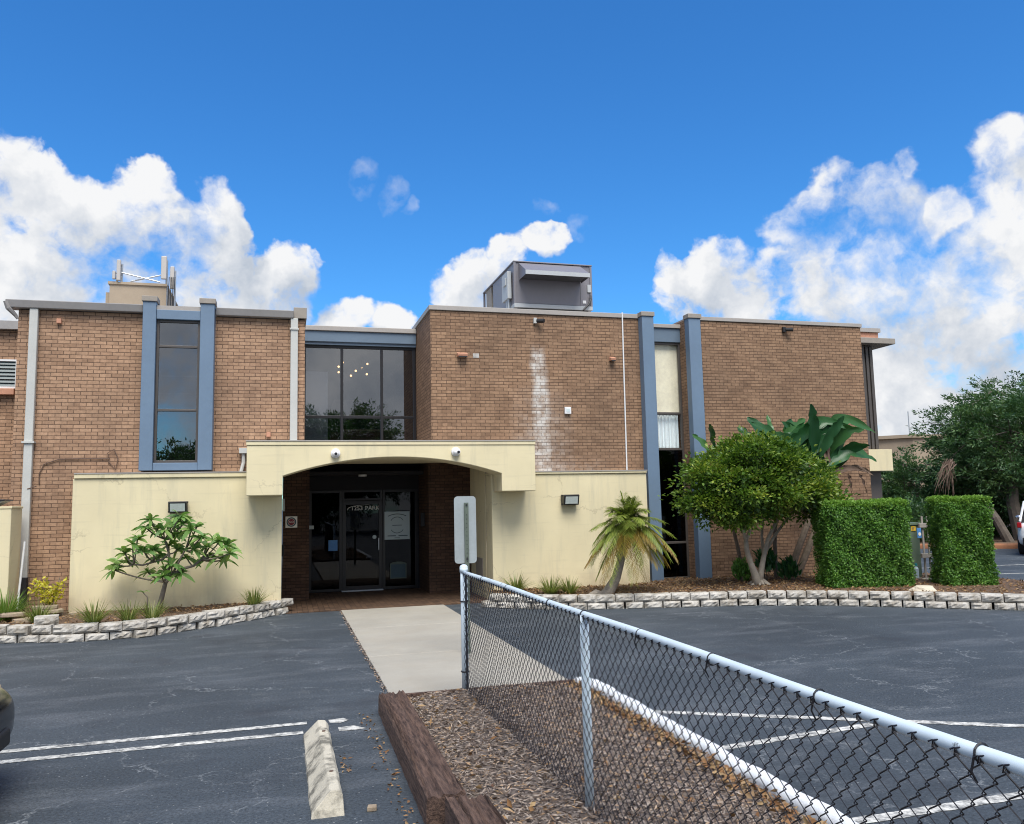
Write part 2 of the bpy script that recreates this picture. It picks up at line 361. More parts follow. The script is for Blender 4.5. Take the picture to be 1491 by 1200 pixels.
def glass(name, tint, refl, rough=0.0):
    m, t, b, o = newmat(name); t.nodes.remove(b)
    tr = nod(t, 'BsdfTransparent', ins={'Color': tint+(1,)}); gl = nod(t, 'BsdfGlossy', ins={'Color': (.95, .97, 1, 1), 'Roughness': rough})
    n = nod(t, 'Bump', ins={'Height': noise(t, pos(t), 1.1, 2), 'Strength': .06, 'Distance': .02}); t.links.new(n.outputs[0], gl.inputs['Normal'])
    ge = nod(t, 'NewGeometry'); dt = math_(t, 'ABSOLUTE', vmath(t, 'DOT_PRODUCT', ge.outputs['Normal'], ge.outputs['Incoming']))
    fr = math_(t, 'MULTIPLY_ADD', math_(t, 'POWER', math_(t, 'SUBTRACT', 1.0, dt, clamp=True), 5.0), 1-refl, refl)
    mx = nod(t, 'MixShader', ins={0: fr, 1: tr.outputs[0], 2: gl.outputs[0]}); t.links.new(mx.outputs[0], o.inputs[0])
glass('glass_mirror', (.50, .51, .54), .17)
glass('glass_dark', (.25, .25, .28), .022)
glass('glass_clear', (.985, .985, .985), .03)
def emis(name, c, s):
    m, t, b, o = newmat(name); b.inputs['Base Color'].default_value = c+(1,); b.inputs['Emission Color'].default_value = c+(1,); b.inputs['Emission Strength'].default_value = s
emis('bulb', (1.0, .56, .22), 9.0)
def leafmat(name, cols, trans=.35, rough=.45, spec=.4, clump=0.0):
    m, t, b, o = newmat(name)
    rd = nod(t, 'NewGeometry').outputs['Random Per Island']
    if clump: rd = math_(t, 'ADD', math_(t, 'MULTIPLY', rd, .6), math_(t, 'MULTIPLY_ADD', noise(t, pos(t), clump, 3), 2.2, -.92), clamp=True)
    cr = nod(t, 'ValToRGB'); t.links.new(rd, cr.inputs[0]); e = cr.color_ramp.elements
    while len(e) < len(cols): e.new(.5)
    for i, c in enumerate(cols): e[i].position = i/(len(cols)-1); e[i].color = c+(1,)
    t.links.new(cr.outputs[0], b.inputs['Base Color']); b.inputs['Roughness'].default_value = rough; b.inputs['Specular IOR Level'].default_value = spec
    tl = nod(t, 'BsdfTranslucent', ins={'Color': mix(t, 1.0, cr.outputs[0], (1.15, 1.25, .7), 'MULTIPLY')})
    mx = nod(t, 'MixShader', ins={0: trans, 1: b.outputs[0], 2: tl.outputs[0]}); t.links.new(mx.outputs[0], o.inputs[0])
leafmat('leaf_ficus', [(.035, .085, .012), (.075, .15, .02), (.15, .24, .03), (.32, .37, .055)], .3, clump=2.6)
leafmat('leaf_hedge', [(.05, .13, .02), (.09, .215, .034), (.15, .31, .052)], .3)
leafmat('leaf_hedge_tip', [(.16, .31, .045), (.24, .40, .07)], .35)
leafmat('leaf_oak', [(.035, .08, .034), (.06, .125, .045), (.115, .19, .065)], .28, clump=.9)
leafmat('leaf_plumeria', [(.075, .165, .04), (.115, .235, .06), (.17, .30, .08), (.26, .37, .11)], .32)
leafmat('leaf_palm', [(.13, .19, .03), (.21, .27, .045), (.32, .36, .08)], .3)
leafmat('leaf_palm_old', [(.22, .16, .025), (.30, .22, .04), (.20, .11, .03)], .3)
leafmat('leaf_banana', [(.018, .075, .026), (.03, .11, .035), (.055, .15, .04)], .25, .35)
leafmat('leaf_dead', [(.10, .06, .045), (.17, .11, .08), (.22, .16, .12)], .15, .8)
leafmat('leaf_grass', [(.10, .15, .03), (.17, .21, .05), (.27, .26, .09)], .3)
leafmat('leaf_grass_fresh', [(.07, .16, .025), (.13, .24, .035), (.2, .27, .06)], .3)
leafmat('leaf_yellow', [(.55, .45, .03), (.62, .55, .08), (.24, .27, .03)], .3)
leafmat('litter', [(.16, .075, .03), (.26, .14, .06), (.36, .25, .13), (.10, .05, .03)], .1, .8)
leafmat('chips', [(.07, .048, .038), (.14, .105, .084), (.21, .165, .138), (.29, .245, .21), (.36, .30, .25), (.36, .22, .11)], .02, .9, .2)

# ------------------------------------------------------------------ mesh helpers
class MB:
    def __init__(s): s.v = []; s.f = []
    def box(s, x0, x1, y0, y1, z0, z1):
        n = len(s.v); s.v += [(x0,y0,z0),(x1,y0,z0),(x1,y1,z0),(x0,y1,z0),(x0,y0,z1),(x1,y0,z1),(x1,y1,z1),(x0,y1,z1)]
        s.f += [tuple(n+i for i in q) for q in ((0,3,2,1),(4,5,6,7),(0,1,5,4),(1,2,6,5),(2,3,7,6),(3,0,4,7))]; return s
    def prism(s, poly, axis, a, b):      # polygon in the two other axes, extruded a..b
        n = len(s.v); k = len(poly)
        for t in (a, b):
            for (p, q) in poly:
                s.v.append({'x': (t, p, q), 'y': (p, t, q), 'z': (p, q, t)}[axis])
        s.f += [tuple(n+i for i in range(k))[::-1], tuple(n+k+i for i in range(k))]
        s.f += [(n+i, n+(i+1) % k, n+k+(i+1) % k, n+k+i) for i in range(k)]; return s
    def tube(s, pts, r, n=8, caps=True):
        pts = [Vector(p) for p in pts]; rs = r if isinstance(r, (list, tuple)) else [r]*len(pts)
        base = len(s.v); prev = None
        for i, p in enumerate(pts):
            d = (pts[min(i+1, len(pts)-1)]-pts[max(i-1, 0)]).normalized()
            a = prev if prev is not None else (Vector((1, 0, 0)) if abs(d.x) < .8 else Vector((0, 1, 0)))
            a = (a - d*a.dot(d)).normalized(); b = d.cross(a); prev = a
            for j in range(n):
                th = 2*math.pi*j/n; s.v.append(tuple(p + (a*math.cos(th)+b*math.sin(th))*rs[i]))
        for i in range(len(pts)-1):
            for j in range(n):
                q = base+i*n; s.f.append((q+j, q+(j+1) % n, q+n+(j+1) % n, q+n+j))
        if caps:
            s.f.append(tuple(base+j for j in range(n))[::-1]); s.f.append(tuple(base+(len(pts)-1)*n+j for j in range(n)))
        return s
    def quad(s, *p):
        n = len(s.v); s.v += [tuple(q) for q in p]; s.f.append(tuple(range(n, n+len(p)))); return s
    def disc(s, c, r, n=24, axis='y', h=.01):
        poly = [(r*math.cos(2*math.pi*i/n), r*math.sin(2*math.pi*i/n)) for i in range(n)]
        i0 = {'x': (1, 2), 'y': (0, 2), 'z': (0, 1)}[axis]; k = {'x': 0, 'y': 1, 'z': 2}[axis]
        return s.prism([(c[i0[0]]+a, c[i0[1]]+b) for a, b in poly], axis, c[k]-h/2, c[k]+h/2)
    def sphere(s, c, r, n=16, m=10, zs=1.0):
        b = len(s.v)
        for i in range(m+1):
            ph = math.pi*i/m
            for j in range(n):
                th = 2*math.pi*j/n; s.v.append((c[0]+r*math.sin(ph)*math.cos(th), c[1]+r*math.sin(ph)*math.sin(th), c[2]+r*zs*math.cos(ph)))
        for i in range(m):
            for j in range(n): s.f.append((b+i*n+j, b+(i+1)*n+j, b+(i+1)*n+(j+1) % n, b+i*n+(j+1) % n))
        return s
    def build(s, name, mat, parent=None, bevel=0.0, smooth=False, seg=2):
        me = bpy.data.meshes.new(name); off = Vector((0, 0, 0))
        if parent is not None:
            q = parent
            while q is not None: off += q.location; q = q.parent
        me.from_pydata([tuple(Vector(p)-off) for p in s.v], [], s.f)
        bm = bmesh.new(); bm.from_mesh(me); bmesh.ops.recalc_face_normals(bm, faces=bm.faces); bm.to_mesh(me); bm.free()
        if smooth: me.polygons.foreach_set('use_smooth', [True]*len(me.polygons))
        o = link(name, me, mat, parent)
        if bevel:
            b = o.modifiers.new('bevel', 'BEVEL'); b.width = bevel; b.segments = seg; b.limit_method = 'ANGLE'; b.angle_limit = R(40)
        return o
def link(name, me, mat, parent=None):
    o = bpy.data.objects.new(name, me); COL.objects.link(o)
    if mat: me.materials.append(MATS[mat] if isinstance(mat, str) else mat)
    if parent is not None: o.parent = parent
    return o
def tag(o, label=None, cat=None, group=None, kind=None):
    if label: o['label'] = label
    if cat: o['category'] = cat
    if group: o['group'] = group
    if kind: o['kind'] = kind
    return o
def thing(name, label, cat, loc=(0, 0, 0), group=None):
    o = bpy.data.objects.new(name, None); COL.objects.link(o); o.location = loc; o.empty_display_size = .2
    return tag(o, label, cat, group)
def struct(name, mb, mat, label=None, cat=None):
    o = mb.build(name, mat); return tag(o, label, cat, None, 'structure')
def box(*a): return MB().box(*a)

def leaf_mesh(name, mat, P, D, L, W, parent=None, nrm=None, fold=.25):
    """many small leaves: P base points, D axis directions, L lengths, W widths"""
    P = np.asarray(P, float); n = len(P); D = np.asarray(D, float); D = D/np.maximum(1e-6, np.linalg.norm(D, axis=1))[:, None]
    L = np.broadcast_to(np.asarray(L, float), (n,)); W = np.broadcast_to(np.asarray(W, float), (n,))
    up = rng.normal(size=(n, 3))*.7 + np.array([0, 0, .8]) if nrm is None else np.asarray(nrm, float)
    S = np.cross(D, up); S /= np.maximum(1e-6, np.linalg.norm(S, axis=1))[:, None]; Nn = np.cross(S, D)
    V = np.empty((n, 4, 3)); mid = P + D*(L*.48)[:, None]
    V[:, 0] = P; V[:, 1] = mid + S*(W*.5)[:, None] + Nn*(W*fold)[:, None]; V[:, 2] = P + D*L[:, None]; V[:, 3] = mid - S*(W*.5)[:, None] + Nn*(W*fold)[:, None]
    off = np.zeros(3); q = parent
    while q is not None: off += np.array(q.location); q = q.parent
    V = (V - off).reshape(-1, 3)
    F = (np.arange(n)[:, None]*4 + np.array([[0, 1, 2, 0, 2, 3]])).reshape(-1)
    me = bpy.data.meshes.new(name); me.vertices.add(n*4); me.vertices.foreach_set('co', V.ravel())
    me.loops.add(n*6); me.loops.foreach_set('vertex_index', F.astype(np.int32))
    me.polygons.add(n*2); me.polygons.foreach_set('loop_start', np.arange(0, n*6, 3, dtype=np.int32)); me.polygons.foreach_set('loop_total', np.full(n*2, 3, np.int32))
    me.update(calc_edges=True); me.validate()
    return link(name, me, mat, parent)
def unit(n):
    v = rng.normal(size=(n, 3)); return v/np.linalg.norm(v, axis=1)[:, None]
def bez(a, b, c, n=10):
    a, b, c = Vector(a), Vector(b), Vector(c)
    return [a*(1-t)**2 + b*2*t*(1-t) + c*t*t for t in [i/(n-1) for i in range(n)]]

# ------------------------------------------------------------------ ground
def sheet(x0, x1, y0, y1, z): return MB().quad((x0, y0, z), (x1, y0, z), (x1, y1, z), (x0, y1, z))
struct('parking_lot', sheet(-300, 400, -200, 500, 0), 'asphalt', 'cracked blue grey asphalt of the parking lot', 'parking lot')
wk = MB()
ys = [8.42, 10.9, 13.4, 15.86]
for a, b in zip(ys[:-1], ys[1:]): wk.box(1.09, 3.03, a+.011, b-.011, -.05, .014)
struct('walkway', wk, 'walk_concrete', 'pale concrete walkway leading to the dark entrance', 'walkway').modifiers.new('b', 'BEVEL').width = .006
struct('entrance_paving', box(.0, 4.02, 15.87, 19.3, -.05, .02), 'brick_paving', 'brown brick paving under the arched entrance canopy', 'paving')
# parking lines
def pline(a, b, w, label):
    a = Vector((a[0], a[1], 0)); b = Vector((b[0], b[1], 0)); d = (b-a).normalized(); s = Vector((-d.y, d.x, 0))*w/2; n = max(2, int((b-a).length/.05)); mb = MB()
    L = []; Rr = []
    for i in range(n+1):
        p = a+(b-a)*i/n; L.append(p+s*(1+random.uniform(-.12, .12))); Rr.append(p-s*(1+random.uniform(-.12, .12)))
    for i in range(n): mb.quad(*[(q.x, q.y, .004) for q in (Rr[i], Rr[i+1], L[i+1], L[i])])
    o = struct('parking_line', mb, 'line_paint', label, 'parking line')
pline((-9, 7.76), (.24, 7.89), .095, 'upper of the two worn white lines left of the wheel stop')
pline((-9, 7.44), (.20, 7.58), .095, 'lower of the two worn white lines ending at the wheel stop')
pline((3.3, 7.16), (9.5, 3.66), .10, 'long white line slanting across the asphalt right of the white kerb')
pline((3.3, 5.96), (4.92, 6.13), .10, 'short white line joining the slanted line behind the chain link fence')
pline((3.2, 4.4), (9.0, 4.5), .10, 'nearest white line at the lower right behind the fence')
for i, (y, ww) in enumerate(((14.6, .1), (16.1, .1), (18.2, .1))):
    pline((14.6, y), (24, y-1.4), ww, ['nearest', 'middle', 'farthest'][i]+' of the three far white lines in the lot right of the hedges')
# mulch strip along the fence
def bumpy(x0, x1, y0, y1, z, amp, step, edge=True):
    nx = max(2, int((x1-x0)/step)); ny = max(2, int((y1-y0)/step)); mb = MB()
    for j in range(ny+1):
        for i in range(nx+1):
            e = 0 if (i in (0, nx) or j in (0, ny)) else 1
            mb.v.append((x0+(x1-x0)*i/nx, y0+(y1-y0)*j/ny, z+amp*random.uniform(-1, 1)*e + .05*math.sin(math.pi*i/nx)*e))
    for j in range(ny):
        for i in range(nx): q = j*(nx+1)+i; mb.f.append((q, q+1, q+nx+2, q+nx+1))
    return mb
struct('mulch_strip', bumpy(1.0, 3.06, -3, 8.36, .035, .012, .09), 'grey_mulch', 'grey brown wood chip strip under the chain link fence', 'mulch')
n = 44000
yy = rng.uniform(0, 1, n)**1.15*6.6 + 1.7; xx = rng.uniform(1.02, 3.04, n)
P = np.stack([xx, yy, .05 + .05*np.sin(np.pi*(xx-1.0)/2.06) + rng.uniform(-.012, .012, n)], 1)
D = rng.normal(size=(n, 3)); D[:, 2] *= .22
tag(leaf_mesh('wood_chips', 'chips', P, D, rng.uniform(.022, .07, n), rng.uniform(.005, .014, n), fold=.1), 'loose grey wood chips covering the strip under the fence', 'wood chips', kind='stuff')
n = 1500
t_ = rng.uniform(0, 1, n); wh = rng.uniform(0, 1, n) < .75
xx = np.where(wh, 2.98 - np.abs(rng.normal(0, .07, n)), rng.uniform(1.05, 3.0, n)); yy = 1.6+t_*6.6
P = np.stack([xx, yy, .075+rng.uniform(0, .02, n)], 1); D = rng.normal(size=(n, 3)); D[:, 2] *= .3
tag(leaf_mesh('fallen_leaves', 'litter', P, D, rng.uniform(.04, .085, n), rng.uniform(.02, .04, n)), 'brown fallen leaves gathered beside the white kerb', 'fallen leaves', kind='stuff')
n = 900
P = np.stack([1.075+rng.normal(0, .014, n), rng.uniform(8.1, 15.8, n), np.full(n, .008)], 1); D = rng.normal(size=(n, 3)); D[:, 2] *= .15
tag(leaf_mesh('edge_debris', 'chips', P, D, rng.uniform(.012, .04, n), rng.uniform(.008, .02, n), fold=.1), 'crumbs and brown debris along the left edge of the walkway', 'debris', kind='stuff')
for pts, lab in (([(478, 1049), (500, 1046), (508, 1049), (496, 1053), (480, 1053)], 'upper scrap of white paint right of the wheel stop'), ([(492, 1060), (515, 1057), (533, 1061), (512, 1064), (494, 1065)], 'lower scrap of white paint right of the wheel stop')):
    m = MB(); m.quad(*[(on_ground(x, y)[0], on_ground(x, y)[1], .0045) for x, y in pts][::-1]); struct('paint_scrap', m, 'line_paint', lab, 'paint scrap')
# thin edging board between walkway and mulch
tag(box(1.09, 3.06, 8.355, 8.405, 0, .075).build('edging_board', 'timber'), 'thin dark board edging the mulch at the end of the walkway', 'edging board')
# white rounded kerb
def kerb_path(pts, w, h, mat, name, label, cat):
    prof = [(-w/2, 0), (-w/2, h*.6), (-w*.42, h*.85), (-w*.2, h), (w*.2, h), (w*.42, h*.85), (w/2, h*.6), (w/2, 0)]
    mb = MB(); k = len(prof); pts = [Vector((p[0], p[1], 0)) for p in pts]
    for i, p in enumerate(pts):
        d = (pts[min(i+1, len(pts)-1)]-pts[max(i-1, 0)]).normalized(); s = Vector((d.y, -d.x, 0))
        for (a, b) in prof:
            q = p+s*a; mb.v.append((q.x+random.uniform(-.006, .006), q.y, b+random.uniform(-.006, .006)))
    for i in range(len(pts)-1):
        for j in range(k-1): q = i*k+j; mb.f.append((q, q+1, q+k+1, q+k))
    mb.f.append(tuple(range(k))); mb.f.append(tuple(range((len(pts)-1)*k, len(pts)*k)))
    return tag(mb.build(name, mat, smooth=True), label, cat)
kp = [(3.02, 8.28)] + [(3.02+.13*(1-math.cos(a)), 8.12-.18*math.sin(a)) for a in (.5, 1.0, 1.57)]
kp = [(2.97, 8.26), (3.05, 8.18), (3.10, 8.05)] + [(3.10+.012*math.sin(i*1.3), 7.9-.14*i) for i in range(36)]
kerb_path(kp, .13, .125, 'kerb_white', 'parking_kerb', 'white painted concrete kerb curving beside the mulch strip', 'kerb')

# ------------------------------------------------------------------ building
B = thing('brick_building', 'two storey brown brick building with blue pilasters and an arched cream entrance', 'building', (3, 17, 0))
def part(mb, name, mat, parent=None, bevel=0.0, smooth=False, label=None):
    o = mb.build(name, mat, parent or B, bevel, smooth)
    if label: o['label'] = label
    return o
YF = 16.40
# left block (with hole behind window ignored: window box stands proud)
part(MB().prism([(-4.62, -.1), (-.25, -.1), (-.25, 3.05), (.42, 3.05), (.42, 5.62), (-4.62, 5.62)], 'y', YF, 24), 'wall', 'brick_light')
part(box(-12, -4.63, 17.55, 24, -.1, 5.45), 'wall', 'brick_light')
# centre block, with the recess of the entrance below z 3.1
part(MB().prism([(2.93, 3.05), (4.04, 3.05), (4.04, -.1), (7.92, -.1), (7.92, 5.93), (2.93, 5.93)], 'y', YF, 24), 'wall', 'brick_stained')
part(box(8.73, 13.43, YF, 26, -.1, 5.95), 'wall', 'brick_stained')
# recess piers
part(box(.03, .57, 17.9, 19.3, -.1, 3.05), 'wall', 'brick_recess_shaded')
part(box(3.10, 4.03, 17.8, 19.3, -.1, 3.05), 'wall', 'brick_recess_shaded')
# roof deck so no hole shows from elsewhere
part(box(.425, 2.925, 18.5, 24, 5.5, 5.6), 'roof', 'taupe_metal')
part(box(7.925, 8.725, 17.2, 24, 5.6, 5.7), 'roof', 'taupe_metal')
# copings
for gx0, gx1 in ((-4.80, -2.52), (-1.24, .2)): part(MB().prism([(YF-.12, 5.63), (YF-.16, 5.77), (16.55, 5.77), (16.55, 5.63)], 'x', gx0, gx1), 'gutter', 'gutter_metal', bevel=.012)
part(box(-4.62, .42, 16.56, 24, 5.63, 5.72), 'coping', 'taupe_metal')
part(box(-12, -4.64, 17.42, 24, 5.46, 5.62), 'coping', 'gutter_metal')
part(box(.20, .45, YF-.06, 17.4, 5.64, 5.86), 'coping', 'cap_brown', bevel=.01)
part(box(2.90, 7.60, YF-.03, 24.02, 5.94, 6.04), 'coping', 'taupe_metal', bevel=.008)
part(box(8.86, 13.46, YF-.03, 26.02, 5.96, 6.05), 'coping', 'taupe_metal', bevel=.008)
# bent end of the gutter at the left corner
part(MB().tube([(-4.80, 16.26, 5.74), (-4.76, 16.3, 5.62), (-4.66, 16.38, 5.50), (-4.63, 16.39, 5.44)], [.04, .05, .035, .02], 8), 'gutter_end', 'gutter_metal')
# blue framed narrow window on the left block
def pil(x0, x1, y0, y1, z0, z1, cap=True):
    p = part(box(x0, x1, y0, y1, z0, z1), 'pilaster', 'blue_trim', bevel=.01)
    if cap: box(x0-.02, x1+.02, y0-.025, y1+.02, z1, z1+.10).build('cap', 'cap_brown', p, .008)
pil(-2.50, -2.27, 16.10, YF+.01, 2.66, 5.80); pil(-1.50, -1.25, 16.10, YF+.01, 2.66, 5.80)
part(box(-2.268, -1.502, 16.13, YF+.01, 5.48, 5.66), 'lintel', 'blue_trim', bevel=.008)
part(box(-2.268, -1.502, 16.12, YF+.01, 2.66, 2.80), 'sill', 'blue_trim', bevel=.008)
part(box(-2.268, -1.502, 16.14, 16.3, 5.66, 5.74), 'coping', 'taupe_metal')
def window(name, x0, x1, y, z0, z1, vs, hs, fr, gl, fw=.045, label=None, depth=.06, depthg=.03):
    """frame part with pane sub-parts; vs/hs inner bar positions"""
    m = MB(); m.box(x0, x0+fw, y, y+depth, z0, z1).box(x1-fw, x1, y, y+depth, z0, z1)
    m.box(x0+fw, x1-fw, y, y+depth, z0, z0+fw).box(x0+fw, x1-fw, y, y+depth, z1-fw, z1)
    xs = [x0+fw]+list(vs)+[x1-fw]; zs = [z0+fw]+list(hs)+[z1-fw]
    for v in vs: m.box(v-fw/2, v+fw/2, y+.002, y+depth-.002, z0+fw, z1-fw)
    for h in hs:
        for a, b in zip(xs[:-1], xs[1:]):
            m.box(a+(fw/2 if a in vs else 0), b-(fw/2 if b in vs else 0), y+.004, y+depth-.004, h-fw/2, h+fw/2)
    f = m.build(name, fr, B, .004)
    if label: f['label'] = label
    for i, (a, b) in enumerate(zip(xs[:-1], xs[1:])):
        for j, (c, d) in enumerate(zip(zs[:-1], zs[1:])):
            g = gl[(i, j)] if isinstance(gl, dict) else gl
            x_0, x_1, z_0, z_1 = a-.01, b+.01, c-.01, d+.01
            box(x_0, x_1, y+depthg, y+depthg+.006, z_0, z_1).build('pane', g, f)
    return f
fL = window('window', -2.266, -1.504, 16.2, 2.802, 5.478, [], [3.78, 4.98], 'bronze_frame', 'glass_mirror')
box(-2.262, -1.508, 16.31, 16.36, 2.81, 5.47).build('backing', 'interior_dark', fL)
bl = MB()
for z in (4.10, 4.43): bl.box(-2.22, -1.55, 16.262, 16.275, z-.012, z+.012)
bl.build('rail', 'bronze_frame', fL)
# left wing louvre window
lw = MB(); z0, z1 = 4.32, 4.88; y = 17.5
lw.box(-5.9, -5.86, y, 17.56, z0, z1).box(-4.94, -4.90, y, 17.56, z0, z1).box(-5.86, -4.94, y, 17.56, z0, z0+.035).box(-5.86, -4.94, y, 17.56, z1-.035, z1)
lf = part(lw, 'window', 'white_plastic', label='white framed louvre window at the left edge')
sl_ = MB()
for i in range(7):
    z = z0+.04+i*.07; sl_.prism([(y+.01, z), (y+.016, z), (y+.046, z+.066), (y+.04, z+.066)], 'x', -5.86, -4.94)
sl_.build('louvre', 'louvre_glass', lf)
part(box(-6.0, -4.93, 17.42, 17.549, 4.19, 4.31), 'sill', 'terracotta', bevel=.008)
# big upper window over the canopy
YW = 18.30
part(box(.43, 2.92, YW-.10, YW+.2, 5.56, 5.80), 'fascia', 'blue_fascia', bevel=.01)
part(box(.43, 2.92, YW-.06, YW+.2, 5.50, 5.558), 'fascia', 'blue_fascia')
part(box(.425, 2.925, YW-.14, YW+.25, 5.802, 5.91), 'coping', 'taupe_metal', bevel=.01)
fw_ = window('window', .43, 2.92, YW, 3.10, 5.498, [1.27, 2.15], [3.90], 'dark_frame', 'glass_mirror', .06, depth=.09)
# room behind it
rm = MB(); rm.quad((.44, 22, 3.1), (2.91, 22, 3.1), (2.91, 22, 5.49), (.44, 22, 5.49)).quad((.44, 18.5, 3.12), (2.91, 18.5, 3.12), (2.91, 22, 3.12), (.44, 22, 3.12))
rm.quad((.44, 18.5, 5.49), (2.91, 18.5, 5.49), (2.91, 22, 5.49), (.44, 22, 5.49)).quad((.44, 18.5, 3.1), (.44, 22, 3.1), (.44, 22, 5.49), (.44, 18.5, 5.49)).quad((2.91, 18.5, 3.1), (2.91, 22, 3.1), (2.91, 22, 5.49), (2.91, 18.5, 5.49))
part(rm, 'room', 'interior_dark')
part(box(.46, .98, 18.6, 18.64, 3.14, 4.95), 'blind', 'curtain', label='pale blue blind behind the left pane')
part(box(1.30, 2.75, 18.7, 18.75, 3.3, 3.62).box(1.05, 1.22, 18.7, 18.9, 3.2, 3.6), 'parapet', 'interior_red')
part(box(1.25, 2.80, 18.69, 18.77, 3.62, 3.66), 'handrail', 'interior_tan')
part(MB().prism([(1.05, 4.1), (2.05, 4.1), (1.85, 4.5), (1.2, 4.5)], 'y', 20.0, 20.03), 'ceiling_panel', 'interior_tan')
ch = thing('chandelier', 'warm lit chandelier of small bulbs hanging behind the upper window', 'chandelier', (1.8, 19.6, 4.6))
cb = []
for (px, py) in ((499, 528), (493, 534), (493, 542), (511, 547), (518, 540), (527, 536), (535, 530), (534, 545)):
    q = at(px, py, 19.2+random.uniform(0, .7)); cb.append(q); MB().sphere(q, .025, 10, 8).build('bulb', 'bulb', ch, smooth=True)
am = MB()
for q in cb: am.tube([(1.85, 19.6, 5.2), ((q[0]+1.85)/2, 19.55, q[2]+.12), (q[0], q[1], q[2]+.03)], .006, 5)
am.tube([(1.85, 19.6, 5.2), (1.85, 19.6, 5.485)], .008, 6); am.build('arm', 'black_metal', ch)
# right tall window between blue pilasters
pil(7.60, 7.88, 16.2, YF+.3, .1, 5.96); pil(8.735, 9.03, 16.2, YF+.006, .1, 5.96)
part(box(8.735, 8.75, YF+.01, 17.1, .1, 5.95), 'jamb', 'blue_trim')
part(box(7.882, 8.733, 16.62, 16.9, 5.48, 5.80), 'fascia', 'blue_fascia', bevel=.01)
part(box(7.882, 8.733, 16.58, 16.9, 5.803, 5.89), 'coping', 'taupe_metal', bevel=.008)
fR = window('window', 7.882, 8.733, 16.66, .18, 5.478, [], [.98, 3.05, 3.86], 'bronze_frame', {(0, 0): 'glass_dark', (0, 1): 'glass_dark', (0, 2): 'glass_clear', (0, 3): 'glass_clear'}, .05, label='tall narrow window between the two blue pilasters at right')
box(7.90, 8.715, 16.76, 16.80, 3.89, 5.45).build('blind', 'blind_tan', fR)
cu = MB(); k = 60
for i in range(k): pass
prev = None
for i in range(k+1):
    x = 7.95+.72*i/k; yy_ = 16.80+.02*math.sin(i*.9)+.008*math.sin(i*2.3)
    if prev: cu.quad((prev[0], prev[1], 3.09), (x, yy_, 3.09), (x, yy_, 3.83), (prev[0], prev[1], 3.83))
    prev = (x, yy_)
cu.build('curtain', 'curtain', fR, smooth=True)
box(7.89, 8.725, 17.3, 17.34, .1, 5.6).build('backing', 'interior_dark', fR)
# right end bay
part(box(13.435, 14.15, 16.9, 22, .1, 5.62), 'bay', 'bronze_frame')
fl = MB()
for i in range(6): fl.box(13.46+i*.115, 13.53+i*.115, 16.86, 16.9, 3.05, 5.60)
part(fl, 'bay_panel', 'bay_glass' if 'bay_glass' in MATS else 'bronze_frame')
part(box(13.44, 14.60, 16.6, 22, 5.63, 5.77), 'bay_ledge', 'cap_brown', bevel=.01)
part(box(13.435, 14.40, 16.95, 22, 5.78, 5.97), 'wall', 'terracotta')
part(box(13.47, 14.44, 16.9, 22, 5.98, 6.08), 'coping', 'taupe_metal')
part(box(13.435, 14.27, 16.6, 22, 2.50, 3.02), 'spandrel', 'stucco', bevel=.01)
part(box(13.44, 13.62, 16.82, 16.9, .1, 2.498), 'bay_post', 'bronze_frame')
# beige stucco base walls
part(box(-3.52, .012, 15.9, YF-.003, -.1, 2.52), 'stucco_wall', 'stucco', bevel=.015)
part(box(-3.50, .01, 15.87, YF-.005, 2.522, 2.60), 'wall_cap', 'stucco', bevel=.008)
part(box(-3.50, .01, 15.86, YF-.005, 2.601, 2.62), 'flashing', 'taupe_metal')
part(box(.012-.25, .012, YF, 18.0, -.1, 2.9), 'stucco_wall', 'stucco')
part(box(4.04, 7.42, 15.9, YF-.001, -.1, 2.50), 'stucco_wall', 'stucco', bevel=.015)
part(box(4.037, 7.42, 15.87, YF-.004, 2.502, 2.545), 'wall_cap', 'stucco', bevel=.008)
part(box(4.03, 7.43, 15.86, YF-.004, 2.546, 2.565), 'flashing', 'taupe_metal')
part(box(4.031, 4.10, YF+.004, 17.79, -.1, 3.0), 'stucco_wall', 'stucco')
# entrance canopy with arched front
def arch_canopy(y0, y1, full):
    xl, xr = -.60, 4.75; il, ir = .02, 4.07; zs, zc = 2.50, 2.83; zb = 2.16; zt = 3.05
    Rr = ((ir-il)**2/4 + (zc-zs)**2)/(2*(zc-zs)); cx = (il+ir)/2; cz = zc-Rr
    a = math.asin((ir-il)/2/Rr); arc = [(cx+Rr*math.sin(-a+2*a*i/32), cz+Rr*math.cos(-a+2*a*i/32)) for i in range(33)]
    return MB().prism([(xl, zb), (il, zb)]+arc+[(ir, zb), (xr, zb), (xr, zt), (xl, zt)], 'y', y0, y1)
can = part(arch_canopy(15.2, 15.86, True), 'canopy', 'stucco', bevel=.012)
arch2 = part(box(.013, 4.036, 15.862, 17.9, 2.84, 3.048), 'canopy_ceiling', 'stucco')
part(box(.013, 3.09, 17.9, YW-.01, 2.86, 3.05), 'canopy_ceiling', 'stucco')
part(box(-.59, 4.74, 15.22, YW-.005, 3.051, 3.075), 'canopy_roof', 'taupe_metal')
part(box(-.61, 4.76, 15.185, 15.30, 3.052, 3.12), 'canopy_trim', 'stucco', bevel=.008)
part(box(-.62, 4.77, 15.175, 15.31, 3.122, 3.14), 'flashing', 'taupe_metal')
